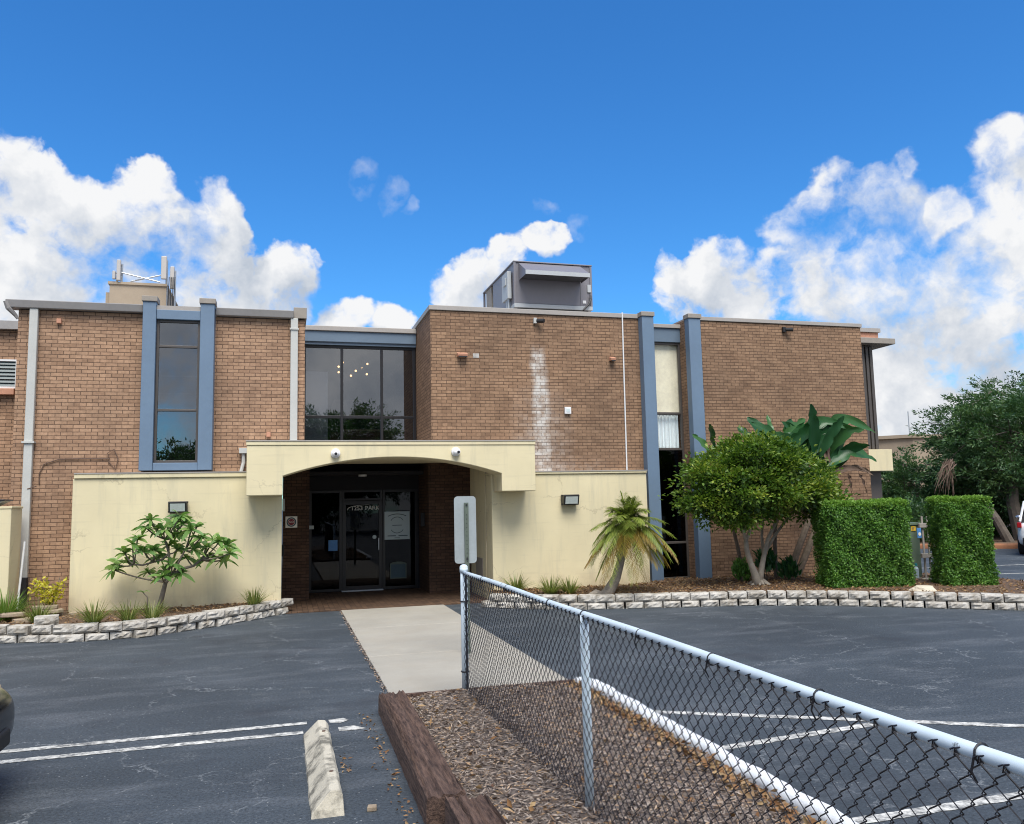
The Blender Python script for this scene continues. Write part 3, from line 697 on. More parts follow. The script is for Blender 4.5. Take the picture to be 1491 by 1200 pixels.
# soffit, door wall and doors
YD = 19.10
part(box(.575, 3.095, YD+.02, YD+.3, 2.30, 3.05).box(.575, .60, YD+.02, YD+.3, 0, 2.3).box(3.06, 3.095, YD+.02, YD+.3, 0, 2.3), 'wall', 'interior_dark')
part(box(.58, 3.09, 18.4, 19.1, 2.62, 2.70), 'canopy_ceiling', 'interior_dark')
part(MB().disc((1.72, 18.3, 2.60), .09, 20, 'z', .04), 'ceiling_light', 'white_plastic')
sl1 = window('side_light', .60, 1.33, YD, .03, 2.30, [], [], 'dark_frame', 'glass_dark', .06)
sl2 = window('side_light', 2.25, 3.06, YD, .03, 2.30, [], [], 'dark_frame', 'glass_dark', .06)
dr = window('door', 1.335, 2.245, YD-.01, .05, 2.05, [], [], 'dark_frame', 'glass_dark', .085)
window('transom', 1.335, 2.245, YD, 2.06, 2.30, [], [], 'dark_frame', 'glass_dark', .05)
box(2.14, 2.165, YD-.06, YD-.035, .93, 1.20).box(2.143, 2.162, YD-.035, YD-.01, .95, .98).box(2.143, 2.162, YD-.035, YD-.01, 1.15, 1.18).build('handle', 'galv', dr, .004)
box(1.32, 2.25, YD-.10, YD+.05, .021, .05).build('threshold', 'galv', dr, .004)
MB().disc((2.06, YD-.0, 1.22), .045, 20, 'y', .012).build('sticker', 'poster', dr)
def lettering(txt, x, y, z, size, mat, parent, name='lettering', align='CENTER', wide=1.0):
    c = bpy.data.curves.new(name, 'FONT'); c.body = txt; c.size = size; c.align_x = align; c.align_y = 'CENTER'; c.extrude = .001
    o = bpy.data.objects.new(name, c); COL.objects.link(o); o.rotation_euler = (R(90), 0, 0); c.materials.append(MATS[mat])
    off = Vector((0, 0, 0)); q = parent
    while q is not None: off += q.location; q = q.parent
    dg = bpy.context.evaluated_depsgraph_get(); me = bpy.data.meshes.new_from_object(o.evaluated_get(dg)); bpy.data.objects.remove(o)
    o = bpy.data.objects.new(name, me); COL.objects.link(o); o.rotation_euler = (R(90), 0, 0)
    o.parent = parent; o.location = Vector((x, y, z))-off; o.scale = (wide, 1, 1); return o
lettering('1253', 1.665, YD-.002, 1.88, .135, 'ink_white', dr); lettering('PARK', 2.015, YD-.002, 1.88, .135, 'ink_white', dr)
sw = MB(); pts = bez((1.455, YD-.006, 1.845), (1.43, YD-.006, 1.955), (1.95, YD-.006, 1.958), 14); sw.tube(pts, [.012]+[.009-.0006*i for i in range(13)], 6)
sw.build('swoosh', 'ink_white', dr)
# vestibule behind the glass
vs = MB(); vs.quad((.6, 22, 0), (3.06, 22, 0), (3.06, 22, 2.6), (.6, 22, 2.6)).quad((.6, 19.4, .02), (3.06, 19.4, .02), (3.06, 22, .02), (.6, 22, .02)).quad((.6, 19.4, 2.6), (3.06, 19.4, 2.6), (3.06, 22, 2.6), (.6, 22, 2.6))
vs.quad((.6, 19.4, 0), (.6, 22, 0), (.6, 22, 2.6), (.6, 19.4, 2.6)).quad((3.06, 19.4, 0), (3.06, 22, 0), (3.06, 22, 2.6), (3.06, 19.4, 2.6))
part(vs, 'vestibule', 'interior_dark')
# notices on the side lights
po = thing('poster', 'pale square poster with a circular emblem taped beside the door', 'poster', (2.58, YD-.012, 1.14))
box(2.29, 2.87, YD-.022, YD-.012, 1.15, 1.79).build('sheet', 'poster', po)
def arcline(cx, cz, r, a0, a1, w, y, n=24):
    m = MB()
    for i in range(n):
        a, b = a0+(a1-a0)*i/n, a0+(a1-a0)*(i+1)/n
        m.quad((cx+(r-w)*math.cos(a), y, cz+(r-w)*math.sin(a)), (cx+r*math.cos(a), y, cz+r*math.sin(a)), (cx+r*math.cos(b), y, cz+r*math.sin(b)), (cx+(r-w)*math.cos(b), y, cz+(r-w)*math.sin(b)))
    return m
yq = YD-.0235
arcline(2.58, 1.50, .17, R(30), R(150), .014, yq).build('emblem', 'ink_dark', po); arcline(2.58, 1.46, .17, R(212), R(328), .014, yq).build('emblem', 'ink_dark', po)
for q in ((2.36, 2.55, 1.225, 1.245), (2.61, 2.82, 1.225, 1.245), (2.47, 2.69, 1.467, 1.482), (2.52, 2.64, 1.185, 1.193)): box(q[0], q[1], yq, yq+.001, q[2], q[3]).build('print', 'ink_dark', po)
arcline(2.58, 1.25, .49, R(64), R(116), .016, yq).build('print', 'ink_dark', po)
pl = thing('window_notice', 'small arched blue notice low on the right side light', 'notice', (2.6, YD-.012, .2))
m = MB(); aa = [(2.41, .26), (2.79, .26), (2.79, .60)]+[(2.6+.19*math.cos(R(10+i*16)), .59+.055*math.sin(R(10+i*16))) for i in range(11)]+[(2.41, .60)]
m.prism(aa, 'y', YD-.018, YD-.012); m.build('sheet', 'post_green', pl); box(2.435, 2.765, YD-.021, YD-.018, .285, .585).build('print', 'ink_dark', pl)
tag(box(.60, .71, YD-.016, YD-.008, 1.44, 1.52).build('window_notice', 'poster'), 'tiny white sticker at the left edge of the left side light', 'notice')
tag(box(1.03, 1.23, YD-.016, YD-.008, .94, 1.18).build('window_notice', 'label_blue'), 'small blue leaflet on the left side light', 'notice')
# no smoking sign on the left pier
ns = thing('no_smoking_sign', 'small white square sign with a red and black ring on the left entrance pier', 'sign', (.2, 17.89, 1.5))
box(.085, .325, 17.885, 17.897, 1.515, 1.75).build('plate', 'ink_white', ns, .003)
arcline(.205, 1.633, .098, 0, 2*math.pi, .026, 17.8835, 32).build('ring', 'ink_dark', ns); MB().disc((.205, 17.8845, 1.633), .066, 24, 'y', .001).build('disc', 'ink_red', ns)
lettering('NO', .205, 17.8825, 1.633, .06, 'ink_white', ns)
tag(box(.02, .068, 17.84, 17.898, 1.86, 2.12).build('intercom', 'poster', bevel=.006), 'slim pale box at the top of the left entrance pier', 'intercom')
tag(box(.015, .06, 17.84, 17.898, .93, 1.17).build('mailbox', 'black_plastic', bevel=.006), 'black box low on the left entrance pier', 'box')
tag(box(3.02, 3.098, 18.3, 18.42, 1.45, 1.75).build('keypad', 'black_plastic', bevel=.01), 'black keypad on the side of the right brick pier', 'keypad')
part(box(4.02, 4.036, 16.7, 17.3, .3, .8), 'vent_grille', 'cap_brown')
# wall fittings that belong to the building
def downspout(x, y, z0, z1, w=.14, d=.10):
    o = part(box(x-w/2, x+w/2, y-d, y-.004, z0, z1), 'downspout', 'pipe_grey', bevel=.012); return o
d1 = downspout(-4.35, YF, .80, 5.63)
MB().box(-4.45, -4.25, YF-.13, YF-.002, 3.18, 3.21).build('strap', 'pipe_grey', d1)
MB().tube([(-4.35, YF-.06, .82), (-4.36, YF-.08, .5), (-4.42, YF-.2, .2)], [.085, .10, .10], 10).build('adapter', 'black_plastic', d1)
d2 = downspout(.215, YF, 3.16, 5.63); MB().box(.13, .30, YF-.12, YF-.002, 3.2, 3.23).build('strap', 'pipe_grey', d2); MB().box(.13, .30, YF-.12, YF-.002, 5.4, 5.43).build('strap', 'pipe_grey', d2)
part(MB().tube([(7.19, YF-.02, 2.57), (7.20, YF-.02, 4.2), (7.215, YF-.02, 6.06)], .016, 8), 'conduit', 'white_plastic')
cb_ = MB().tube([at(57, 705, YF-.02), at(57, 690, YF-.02), at(64, 676, YF-.02), at(85, 669, YF-.02), at(120, 668, YF-.02), at(160, 668, YF-.02), at(156, 660, YF-.03), at(166, 654, YF-.03), at(172, 668, YF-.03), at(168, 684, YF-.02), at(158, 672, YF-.02)], .009, 6)
cb_.tube([at(25, 722, 16.9), at(40, 712, YF-.1), at(53, 708, YF-.12)], .009, 6); part(cb_, 'cable', 'cable')
for (x, z, w) in ((3.58, 5.0, .21), (6.93, 5.0, .12)):
    v = part(MB().prism([(YF-.001, z-.035), (YF-.12, z-.03), (YF-.13, z+.02), (YF-.001, z+.06)], 'x', x-w/2, x+w/2), 'wall_vent', 'terracotta', bevel=.006)
    box(x-w/2+.015, x+w/2-.015, YF-.126, YF-.11, z-.055, z-.03).build('opening', 'black_plastic', v)
part(box(3.82, 3.95, YF-.006, YF-.001, 4.96, 5.05), 'patch', 'block_grey')
for (px, py) in ((87, 468), (391, 633)):
    q = at(px, py, YF); part(MB().box(q[0]-.04, q[0]+.04, YF-.07, YF-.001, q[2]-.05, q[2]+.04), 'fixture_stub', 'terracotta', bevel=.01)
ub = thing('utility_box', 'small white square box on the brick beside the lime stain', 'utility box', (5.88, YF, 3.79))
box(5.80, 5.94, YF-.06, YF-.002, 3.79, 3.94).build('box', 'white_plastic', ub, .008); box(5.83, 5.91, YF-.066, YF-.06, 3.83, 3.90).build('cover', 'poster', ub, .004)
for x, z, lab in ((5.25, 5.79, 'small dark camera under the coping above the lime stain'), (11.35, 5.82, 'small dark camera under the coping of the right brick block')):
    c = thing('wall_camera', lab, 'camera', (x, YF, z), 'small cameras under the roof coping')
    box(x-.10, x-.03, YF-.07, YF-.002, z-.06, z+.06).build('mount', 'pipe_grey' if x < 8 else 'black_plastic', c, .006)
    MB().tube([(x-.02, YF-.05, z), (x+.10, YF-.16, z-.02)], .045, 10).build('body', 'black_plastic', c)
# scupper beside the canopy
part(MB().box(-.78, -.62, YF-.14, YF-.004, 2.98, 3.08).tube([(-.70, YF-.07, 2.98), (-.70, YF-.07, 2.8), (-.74, YF-.09, 2.63)], .035, 8), 'scupper', 'pipe_grey')
# penthouse with antennas
part(box(-4.6, -3.15, 24.1, 27, 5.7, 8.15), 'penthouse', 'tan_wall'); part(box(-4.72, -4.602, 24.25, 27, 5.7, 7.95), 'penthouse', 'tan_wall')
part(box(-4.64, -3.13, 24.06, 27.05, 8.15, 8.22), 'coping', 'tan_wall')
part(box(-4.6, 13.4, 24.0, 26.9, 5.0, 5.6), 'roof', 'taupe_metal')
def antenna(px0, px1, py0, py1, label, Y=24.0, mast=None):
    a = at(px0, py1, Y); b = at(px1, py0, Y); x0, x1, z0, z1 = a[0], b[0], a[2], b[2]
    o = thing('antenna', label, 'antenna', ((x0+x1)/2, Y, z0), 'phone antennas on the penthouse')
    box(x0, x1, Y, Y+.09, z0, z1).build('panel', 'antenna_grey', o, .02)
    m = MB().tube([((x0+x1)/2+.06, Y+.16, min(z0, 8.2) if mast is None else mast), ((x0+x1)/2+.06, Y+.16, z1-.08)], .03, 8)
    for k in (.2, .8): m.tube([((x0+x1)/2, Y+.05, z0+(z1-z0)*k), ((x0+x1)/2+.06, Y+.16, z0+(z1-z0)*k)], .02, 6)
    m.build('mast', 'galv', o)
antenna(169, 176, 378, 408, 'tall slim panel antenna at the left end of the penthouse roof')
antenna(163, 168, 394, 406, 'shortest panel antenna at the far left of the penthouse roof')
antenna(234, 243, 373, 406, 'widest panel antenna at the right end of the penthouse', mast=5.8)
antenna(247, 254, 388, 420, 'panel antenna hanging beyond the right corner of the penthouse', mast=5.8)
br_ = thing('antenna_brace', 'crossed metal braces between the antennas on the penthouse roof', 'brace', (-3.9, 24, 8.2))
MB().tube([at(177, 397, 24.1), at(233, 411, 24.1)], .02, 6).build('bar', 'galv', br_); MB().tube([at(190, 410, 24.15), at(234, 401, 24.15)], .02, 6).build('bar', 'galv', br_)
m = MB()
for k in range(4):
    xx_ = -3.10+.05*k; m.tube([(xx_, 23.98, 5.9), (xx_+.04*math.sin(k), 23.95, 7.0+.1*k), (xx_+.03, 23.98, 8.4)], .012, 5)
tag(m.build('antenna_cables', 'black_metal'), 'bundle of dark cables down the right side of the penthouse', 'cables')

# floodlights on the stucco walls
def floodlight(x, z, w, h, label):
    o = thing('floodlight', label, 'floodlight', (x, 15.9, z), 'floodlights on the cream walls')
    m = MB().prism([(15.898, z-h*.5), (15.898, z+h*.5), (15.70, z+h*.5), (15.68, z+h*.44), (15.74, z-h*.5)], 'x', x-w/2, x+w/2); m.build('housing', 'black_metal', o, .008)
    d = Vector((0, .06, -.94*h)); a0 = Vector((0, 15.68, z+h*.44)); 
    p = [a0+d*.14, a0+d*.88]; nn = Vector((0, -d.z, d.y)).normalized()*-.006
    MB().quad((x-w*.40, p[0].y+nn.y-.002, p[0].z), (x+w*.40, p[0].y+nn.y-.002, p[0].z), (x+w*.40, p[1].y+nn.y-.002, p[1].z), (x-w*.40, p[1].y+nn.y-.002, p[1].z)).build('lens', 'lens_glass', o)
    m = MB()
    for sx_ in (-1, 1):
        for zz in (z+h*.42, z-h*.42): m.box(x+sx_*w*.5-.012, x+sx_*w*.5+.012, 15.80, 15.84, zz-.015, zz+.015)
    m.build('screw', 'black_metal', o)
floodlight(-1.78, 1.99, .31, .20, 'black floodlight on the left cream wall above the plumeria')
floodlight(5.66, 1.97, .33, .21, 'black floodlight on the right cream wall beside the palm')
for x, z, lab in ((.94, 2.90, 'white dome camera on the left side of the arched canopy'), (3.17, 2.92, 'white dome camera on the right side of the arched canopy')):
    o = thing('security_camera', lab, 'camera', (x, 15.2, z), 'white dome cameras on the canopy')
    MB().tube([(x, 15.199, z), (x, 15.15, z), (x, 15.14, z)], [.085, .085, .07], 20).build('base', 'white_plastic', o, smooth=False)
    MB().sphere((x, 15.13, z-.01), .062, 18, 12).build('dome', 'white_plastic', o, smooth=True)
    MB().tube([(x+(.0 if x < 2 else .03), 15.08, z-.012), (x+(.0 if x < 2 else .035), 15.06, z-.014)], .026, 12).build('lens', 'black_plastic', o)

# rooftop air conditioner
ac = thing('rooftop_air_conditioner', 'large grey rooftop air conditioner with a sloping intake hood', 'air conditioner', (6.0, 18, 6.0))
X0, X1, Y0, Y1, Z0, Z1 = 5.08, 6.99, 17.55, 20.5, 6.37, 7.46
m = MB(); m.box(X0+.02, X1-.02, Y0+.02, 19.55, Z0+.1, Z1-.03); m.build('body', 'hvac_grey', ac, .01)
box(X0+.03, X1-.02, 19.75, 20.28, Z0+.1, Z1-.035).build('coil', 'cap_brown', ac); box(X0+.2, X1-.02, 19.555, 19.745, Z0+.1, Z1-.035).build('fan_bay', 'hvac_dark', ac)
box(X0, X1, Y0, Y1, Z0, Z0+.095).build('base_rail', 'hvac_light', ac, .006)
box(X0+.1, X1-.1, Y0+.05, Y1-.1, 5.9, Z0-.002).build('kerb_stand', 'hvac_dark', ac)
box(X0-.01, X1+.01, Y0-.01, Y1+.01, Z1-.028, Z1).build('top_panel', 'hvac_grey', ac, .006)
m = MB()
for x in (X0, X1-.05): m.box(x, x+.05, Y0, Y0+.05, Z0+.097, Z1-.03).box(x, x+.05, Y1-.05, Y1, Z0+.097, Z1-.03)
m.build('corner_post', 'hvac_grey', ac)
hd = MB(); hx0, hx1 = X0+.12, X1-.28
hd.v += [(hx0, Y0, Z1-.05), (hx1, Y0, Z1-.05), (hx1, 16.99, 7.09), (hx0, 16.99, 7.09), (hx0, 16.99, 7.0), (hx1, 16.99, 7.0), (hx1, Y0, 7.0), (hx0, Y0, 7.0)]
hd.f += [(0, 3, 2, 1), (3, 4, 5, 2), (0, 7, 4, 3), (1, 2, 5, 6)]; h_ = hd.build('hood', 'hvac_grey', ac)
box(hx0-.01, hx1+.01, 16.975, 16.99, 6.995, 7.09).build('rim', 'hvac_light', h_)
box(hx0+.02, hx1-.02, 17.02, Y0, 7.03, 7.04).build('filter', 'hvac_dark', h_)
cbx = box(X0-.10, X0-.002, 17.75, 18.25, 6.62, 7.26).build('control_box', 'hvac_light', ac, .01)
box(X0-.13, X0-.10, 17.85, 18.05, 6.95, 7.12).build('switch', 'hvac_light', cbx, .006)
MB().tube([(X0-.05, 17.85, 6.62), (X0-.05, 17.85, 6.2)], .03, 8).tube([(X0-.05, 18.0, 6.62), (X0-.05, 18.0, 6.2)], .03, 8).build('conduit', 'galv', ac)
MB().tube([(X1-.06, Y0-.03, 6.72), (X1-.06, Y0-.05, 6.62), (X1-.12, Y0-.06, 6.5), (X1-.26, Y0-.06, 6.35)], .024, 8).build('conduit', 'hvac_dark', ac)
box(X1-.12, X1-.03, Y0-.012, Y0+.015, 6.80, 6.98).build('label_plate', 'hvac_light', ac); box(X1-.24, X1-.16, Y0+.006, Y0+.018, 6.53, 6.60).build('label_plate', 'white_plastic', ac)
m = MB()
for x in (X0+1.62,): m.box(x-.003, x+.003, Y0+.016, Y0+.02, Z0+.1, Z1-.05)
m.build('seam', 'hvac_dark', ac)

# ------------------------------------------------------------------ planting beds and retaining walls
bedR = MB(); outer = [(3.95, 14.75), (4.6, 14.30), (5.3, 13.95), (6.1, 13.72), (6.95, 13.52), (7.6, 13.38), (8.2, 13.18), (8.75, 12.93), (9.25, 12.68), (9.75, 12.35), (10.2, 12.0), (10.6, 11.67), (11.0, 11.33), (11.4, 11.02), (11.8, 10.72), (12.3, 10.42), (12.9, 10.2)]
outer = [(x+.03, y+.17) for x, y in outer]
inner = [(3.95, 15.95), (4.6, 16.0), (5.3, 16.0), (6.1, 16.0), (6.95, 16.0), (7.6, 16.6), (8.2, 16.6), (8.75, 16.6), (9.25, 16.6), (9.75, 16.6), (10.2, 16.6), (10.6, 16.6), (11.0, 16.6), (11.6, 16.6), (12.4, 16.8), (13.4, 16.0), (14.1, 13.6)]
K = 14
for i in range(len(outer)):
    for j in range(K+1):
        t = j/K; x = outer[i][0]*(1-t)+inner[i][0]*t; y = outer[i][1]*(1-t)+inner[i][1]*t
        bedR.v.append((x, y, .20 + (.03*math.sin(math.pi*t)+random.uniform(-.012, .014))*(0 < j < K)))
for i in range(len(outer)-1):
    for j in range(K): q = i*(K+1)+j; bedR.f.append((q, q+K+1, q+K+2, q+1))
struct('mulch_bed', bedR, 'mulch_soil', 'brown mulch bed behind the right block wall', 'mulch bed')
n = 9000
ii = rng.integers(0, len(outer)-1, n); ft = rng.uniform(0, 1, n); tt = rng.uniform(.02, .98, n)
o_ = np.array(outer); i_ = np.array(inner); A = o_[ii]*(1-ft[:, None])+o_[ii+1]*ft[:, None]; Bq = i_[ii]*(1-ft[:, None])+i_[ii+1]*ft[:, None]
XY = A*(1-tt[:, None])+Bq*tt[:, None]
P = np.stack([XY[:, 0], XY[:, 1], .205+.03*np.sin(np.pi*tt)+rng.uniform(0, .02, n)], 1); D = rng.normal(size=(n, 3)); D[:, 2] *= .3
tag(leaf_mesh('leaf_litter', 'litter', P, D, rng.uniform(.03, .08, n), rng.uniform(.015, .035, n)), 'brown leaf litter scattered over the right mulch bed', 'leaf litter', kind='stuff')
bedL = MB(); outL = [(-9, 14.6), (-7, 14.5), (-5.2, 14.42), (-4.06, 14.34), (-3.05, 14.02), (-2.02, 14.1), (-1.5, 14.42), (-.97, 14.82), (-.33, 15.45), (.0, 15.82)]
for i in range(len(outL)):
    for j in range(9):
        t = j/8; x = outL[i][0]; y = outL[i][1]*(1-t)+(15.95 if x > -3.6 else 16.45)*t
        bedL.v.append((x, y, .19+(random.uniform(-.02, .025)+.03*t)*(j > 0)))
for i in range(len(outL)-1):
    for j in range(8): q = i*9+j; bedL.f.append((q, q+9, q+10, q+1))
struct('planting_bed', bedL, 'mulch_soil', 'soil bed behind the left block wall', 'planting bed')
n = 1500
xx = rng.uniform(-5.5, -.1, n); oy = np.interp(xx, [p[0] for p in outL], [p[1] for p in outL]); tt = rng.uniform(.05, .95, n); P = np.stack([xx, oy*(1-tt)+15.9*tt, .215+.02*tt+rng.uniform(0, .02, n)], 1)
D = rng.normal(size=(n, 3)); D[:, 2] *= .3
tag(leaf_mesh('leaf_litter', 'litter', P, D, rng.uniform(.03, .07, n), rng.uniform(.015, .03, n)), 'brown leaf litter on the left planting bed', 'leaf litter', kind='stuff')

def block_mesh(seed, w=.335, h=.13, d=.22):
    """one split face concrete block, rough front at -y"""
    rd = random.Random(seed); nx, nz = 7, 4; mb = MB()
    for j in range(nz+1):
        for i in range(nx+1):
            x = -w/2+w*i/nx; z = h*j/nz; e = (i in (0, nx)) or (j in (0, nz))
            y = (.018 if e else rd.uniform(-.024, .004)); 
            mb.v.append((x*(.985), y+(.012 if i in (0, nx) else 0), z))
    for j in range(nz):
        for i in range(nx): q = j*(nx+1)+i; mb.f.append((q, q+1, q+nx+2, q+nx+1))
    b = len(mb.v); mb.v += [(-w/2*.9, d, 0), (w/2*.9, d, 0), (w/2*.9, d, h), (-w/2*.9, d, h)]
    bot = [i for i in range(nx+1)]; top = [nz*(nx+1)+i for i in range(nx+1)]; lef = [j*(nx+1) for j in range(nz+1)]; rig = [j*(nx+1)+nx for j in range(nz+1)]
    mb.f += [tuple(bot[::-1])+(b, b+1), tuple(top)+(b+2, b+3), tuple(lef)+(b+3, b), tuple(rig[::-1])+(b+1, b+2), (b, b+3, b+2, b+1)]
    me = bpy.data.meshes.new('block'); me.from_pydata(mb.v, [], mb.f)
    bm = bmesh.new(); bm.from_mesh(me); bmesh.ops.recalc_face_normals(bm, faces=bm.faces); bm.to_mesh(me); bm.free(); return me
BM = {}
for mt in ('block_white', 'block_grey'):
    BM[mt] = [block_mesh(s) for s in range(7)]
    for b in BM[mt]: b.materials.append(MATS[mt])
def polyline(pts, step):
    pts = [Vector((p[0], p[1], 0)) for p in pts]; out = []; carry = 0.0
    for a, b in zip(pts[:-1], pts[1:]):
        L = (b-a).length; s = carry
        while s < L: out.append((a+(b-a)*(s/L), math.atan2(b.y-a.y, b.x-a.x))); s += step
        carry = s-L
    return out
def block_wall(pts, label, mats, rows, step, h, jit, skip=()):
    o = thing('retaining_wall', label, 'retaining wall', (pts[0][0], pts[0][1], 0), 'low block walls edging the planting beds')
    for r in range(rows):
        pl_ = polyline(pts, step)
        for k, (p, a) in enumerate(pl_):
            if (r, k) in skip: continue
            me = random.choice(BM[mats[r]])
            ob = bpy.data.objects.new('block', me); COL.objects.link(ob); ob.parent = o
            off = (step/2 if r % 2 else 0); d = Vector((math.cos(a), math.sin(a), 0)); nrm_ = Vector((-d.y, d.x, 0))
            q = p + d*(off+random.uniform(-jit, jit)*.4) + nrm_*(.015*r+random.uniform(-jit, jit))
            ob.location = (q.x-pts[0][0], q.y-pts[0][1], h*r-.012*(r == 0)); ob.rotation_euler = (random.uniform(-.02, .02), random.uniform(-.012, .012), a+random.uniform(-jit, jit)*2)
            ob.scale = (random.uniform(.94, 1.02) if r else random.uniform(.92, 1.0), 1, random.uniform(.94, 1.0))
    return o
block_wall([(-6.4, 14.35), (-5.2, 14.3), (-4.06, 14.22), (-3.05, 13.88), (-2.5, 13.88), (-2.02, 13.97), (-1.5, 14.3), (-.97, 14.72), (-.33, 15.39), (.05, 15.83)], 'low white block wall curving along the left planting bed', ['block_white', 'block_white'], 2, .345, .125, .022)
block_wall([(3.72, 15.05), (4.4, 14.5), (5.35, 14.02), (6.2, 13.78), (7.05, 13.60), (7.7, 13.42), (8.23, 13.25), (9.29, 12.75), (10.2, 12.10), (11.0, 11.43), (11.74, 10.88), (12.5, 10.4), (13.3, 10.1)], 'long pale block wall curving along the right mulch bed', ['block_white', 'block_white'], 2, .342, .122, .010)
ob = bpy.data.objects.new('loose_block', BM['block_white'][2]); COL.objects.link(ob); ob.location = (-3.42, 14.12, .245); ob.rotation_euler = (0, 0, R(8)); tag(ob, 'loose white block lying on top of the left block wall', 'block')
# pale kerb and edge on the far side of the right bed
kerb_path([(13.3, 16.4), (13.7, 15.3), (14.0, 14.3), (14.15, 13.4), (14.1, 12.4), (13.8, 11.2), (13.4, 10.2)], .16, .16, 'walk_concrete', 'bed_kerb', 'pale concrete kerb round the right end of the mulch bed', 'kerb')

# cream low wall at the left edge
lo = thing('enclosure_wall', 'low cream painted wall at the left edge beside the downspout', 'wall', (-4.8, 15.5, 0))
box(-8, -4.34, 15.5, 16.1, -.1, 2.02).build('wall', 'stucco', lo, .015); box(-8, -4.33, 15.49, 16.11, 2.021, 2.06).build('cap', 'stucco', lo, .006)
tr = thing('roof_lantern', 'shiny metal box with a dark lid on the low cream wall', 'lantern', (-4.9, 15.8, 2.06))
m = MB().prism([(-6.0, 2.062), (-4.66, 2.062), (-4.50, 2.15), (-6.1, 2.15)], 'y', 15.6, 16.0); m.build('tray', 'galv', tr, .01); box(-6.12, -4.47, 15.57, 16.03, 2.152, 2.18).build('lid', 'dark_frame', tr, .005)
MB().tube([(-4.30, 15.9, .25), (-4.27, 16.2, 1.45)], .02, 8); tag(MB().tube([(-4.27, 15.75, .22), (-4.27, 16.05, 1.45)], .018, 8).build('pole', 'white_plastic'), 'thin white pole leaning between low wall and downspout', 'pole')
# stacked flagstones
for k, (x, y, z, w, d, a, lab) in enumerate(((-3.75, 15.5, .22, .55, .3, .1, 'long flat flagstone at the base of the brown stack'), (-3.72, 15.48, .285, .5, .28, -.1, 'middle flagstone of the brown stack by the downspout'), (-3.76, 15.5, .35, .42, .26, .2, 'top flagstone of the brown stack by the downspout'),
    (-3.66, 15.0, .21, .4, .25, .4, 'pale flagstone lying in front of the brown stack'), (-3.95, 15.0, .21, .38, .3, -.3, 'flagstone beside the low cream wall'), (-3.3, 15.6, .21, .3, .2, .5, 'small reddish flagstone against the cream wall'), (-4.15, 15.1, .30, .4, .25, .3, 'tilted flagstone at the left among the grass'))):
    pr = []; nn_ = 8
    for i in range(nn_):
        th = 2*math.pi*i/nn_; rr = random.uniform(.85, 1.1); px_, py_ = w/2*rr*math.cos(th), d/2*rr*math.sin(th); pr.append((x+px_*math.cos(a)-py_*math.sin(a), y+px_*math.sin(a)+py_*math.cos(a)))
    tag(MB().prism(pr, 'z', z-.005, z+.055).build('flagstone', 'flagstone', bevel=.012), lab, 'flagstone', 'flagstones by the downspout')

# ------------------------------------------------------------------ wheel stop, timbers, litter
ws = MB(); prof = [(.195, 0), (.20, .025), (.315, .145), (.375, .145), (.395, .115), (.40, 0)]
ny = 14
for j in range(ny+1):
    yv = 5.52+1.9*j/ny
    for (a, b) in prof: ws.v.append((a+random.uniform(-.004, .004), yv+(b*.35 if j == 0 else (-b*.35 if j == ny else 0)), b+random.uniform(-.004, .004)*(b > 0)))
kk = len(prof)
for j in range(ny):
    for i in range(kk-1): q = j*kk+i; ws.f.append((q, q+1, q+kk+1, q+kk))
ws.f += [tuple(range(kk)), tuple(range(ny*kk, (ny+1)*kk))]
w_ = thing('wheel_stop', 'weathered concrete wheel stop with dark streaks beside the timbers', 'wheel stop', (.3, 6.5, 0)); ws.build('body', 'stop_concrete', w_, .004, False, 1)
m = MB()
for yv in (5.95, 7.0): m.disc((.345, yv, .146), .014, 12, 'z', .012)
m.build('bolt', 'cable', w_)
def timber_beam(x0, x1, y0, y1, z1, a, label):
    rd = random.Random(label); mb = MB(); nx, nyy = 8, 60
    cx, cy = (x0+x1)/2, (y0+y1)/2
    ring = [(x0, 0)]+[(x0, z1*.5), (x0+.003, z1*.97), (x0+.014, z1)]+[(x0+(x1-x0)*i/14, z1) for i in range(1, 14)]+[(x1-.014, z1), (x1-.003, z1*.97), (x1, z1*.5), (x1, 0)]
    kk = len(ring); gro = [rd.uniform(-.03, .005) for _ in ring]
    for j in range(nyy+1):
        yv = y0+(y1-y0)*j/nyy
        for i, (p, q) in enumerate(ring):
            gro[i] += rd.uniform(-.004, .004); gro[i] = max(-.034, min(.008, gro[i]))
            xx_ = p+rd.uniform(-.003, .003); zz = q+(gro[i] if q > z1*.7 else 0); dx, dy = xx_-cx, yv-cy
            mb.v.append((cx+dx*math.cos(a)-dy*math.sin(a), cy+dx*math.sin(a)+dy*math.cos(a), zz))
    for j in range(nyy):
        for i in range(kk-1): q = j*kk+i; mb.f.append((q, q+1, q+kk+1, q+kk))
    mb.f += [tuple(range(kk)), tuple(range(nyy*kk, (nyy+1)*kk))]
    tag(mb.build('timber_sleeper', 'timber'), label, 'timber', 'timber sleepers edging the mulch')
timber_beam(.88, 1.13, 5.14, 8.02, .19, -.012, 'weathered dark timber sleeper beside the wheel stop')
timber_beam(.96, 1.22, 2.2, 5.06, .20, 0.0, 'nearest timber sleeper cut off by the bottom of the picture')
q = on_ground(541, 1180); tag(MB().prism([(q[0]-.032, q[1]-.028), (q[0]+.03, q[1]-.03), (q[0]+.036, q[1]+.02), (q[0]-.02, q[1]+.03)], 'z', 0, .03).build('brick_fragment', 'flagstone', bevel=.006), 'small brown brick fragment on the asphalt near the timbers', 'brick fragment')
n = 120
P = np.stack([.82-np.abs(rng.normal(0, .06, n)), rng.uniform(4.6, 8.0, n), np.full(n, .012)], 1); D = rng.normal(size=(n, 3)); D[:, 2] *= .2
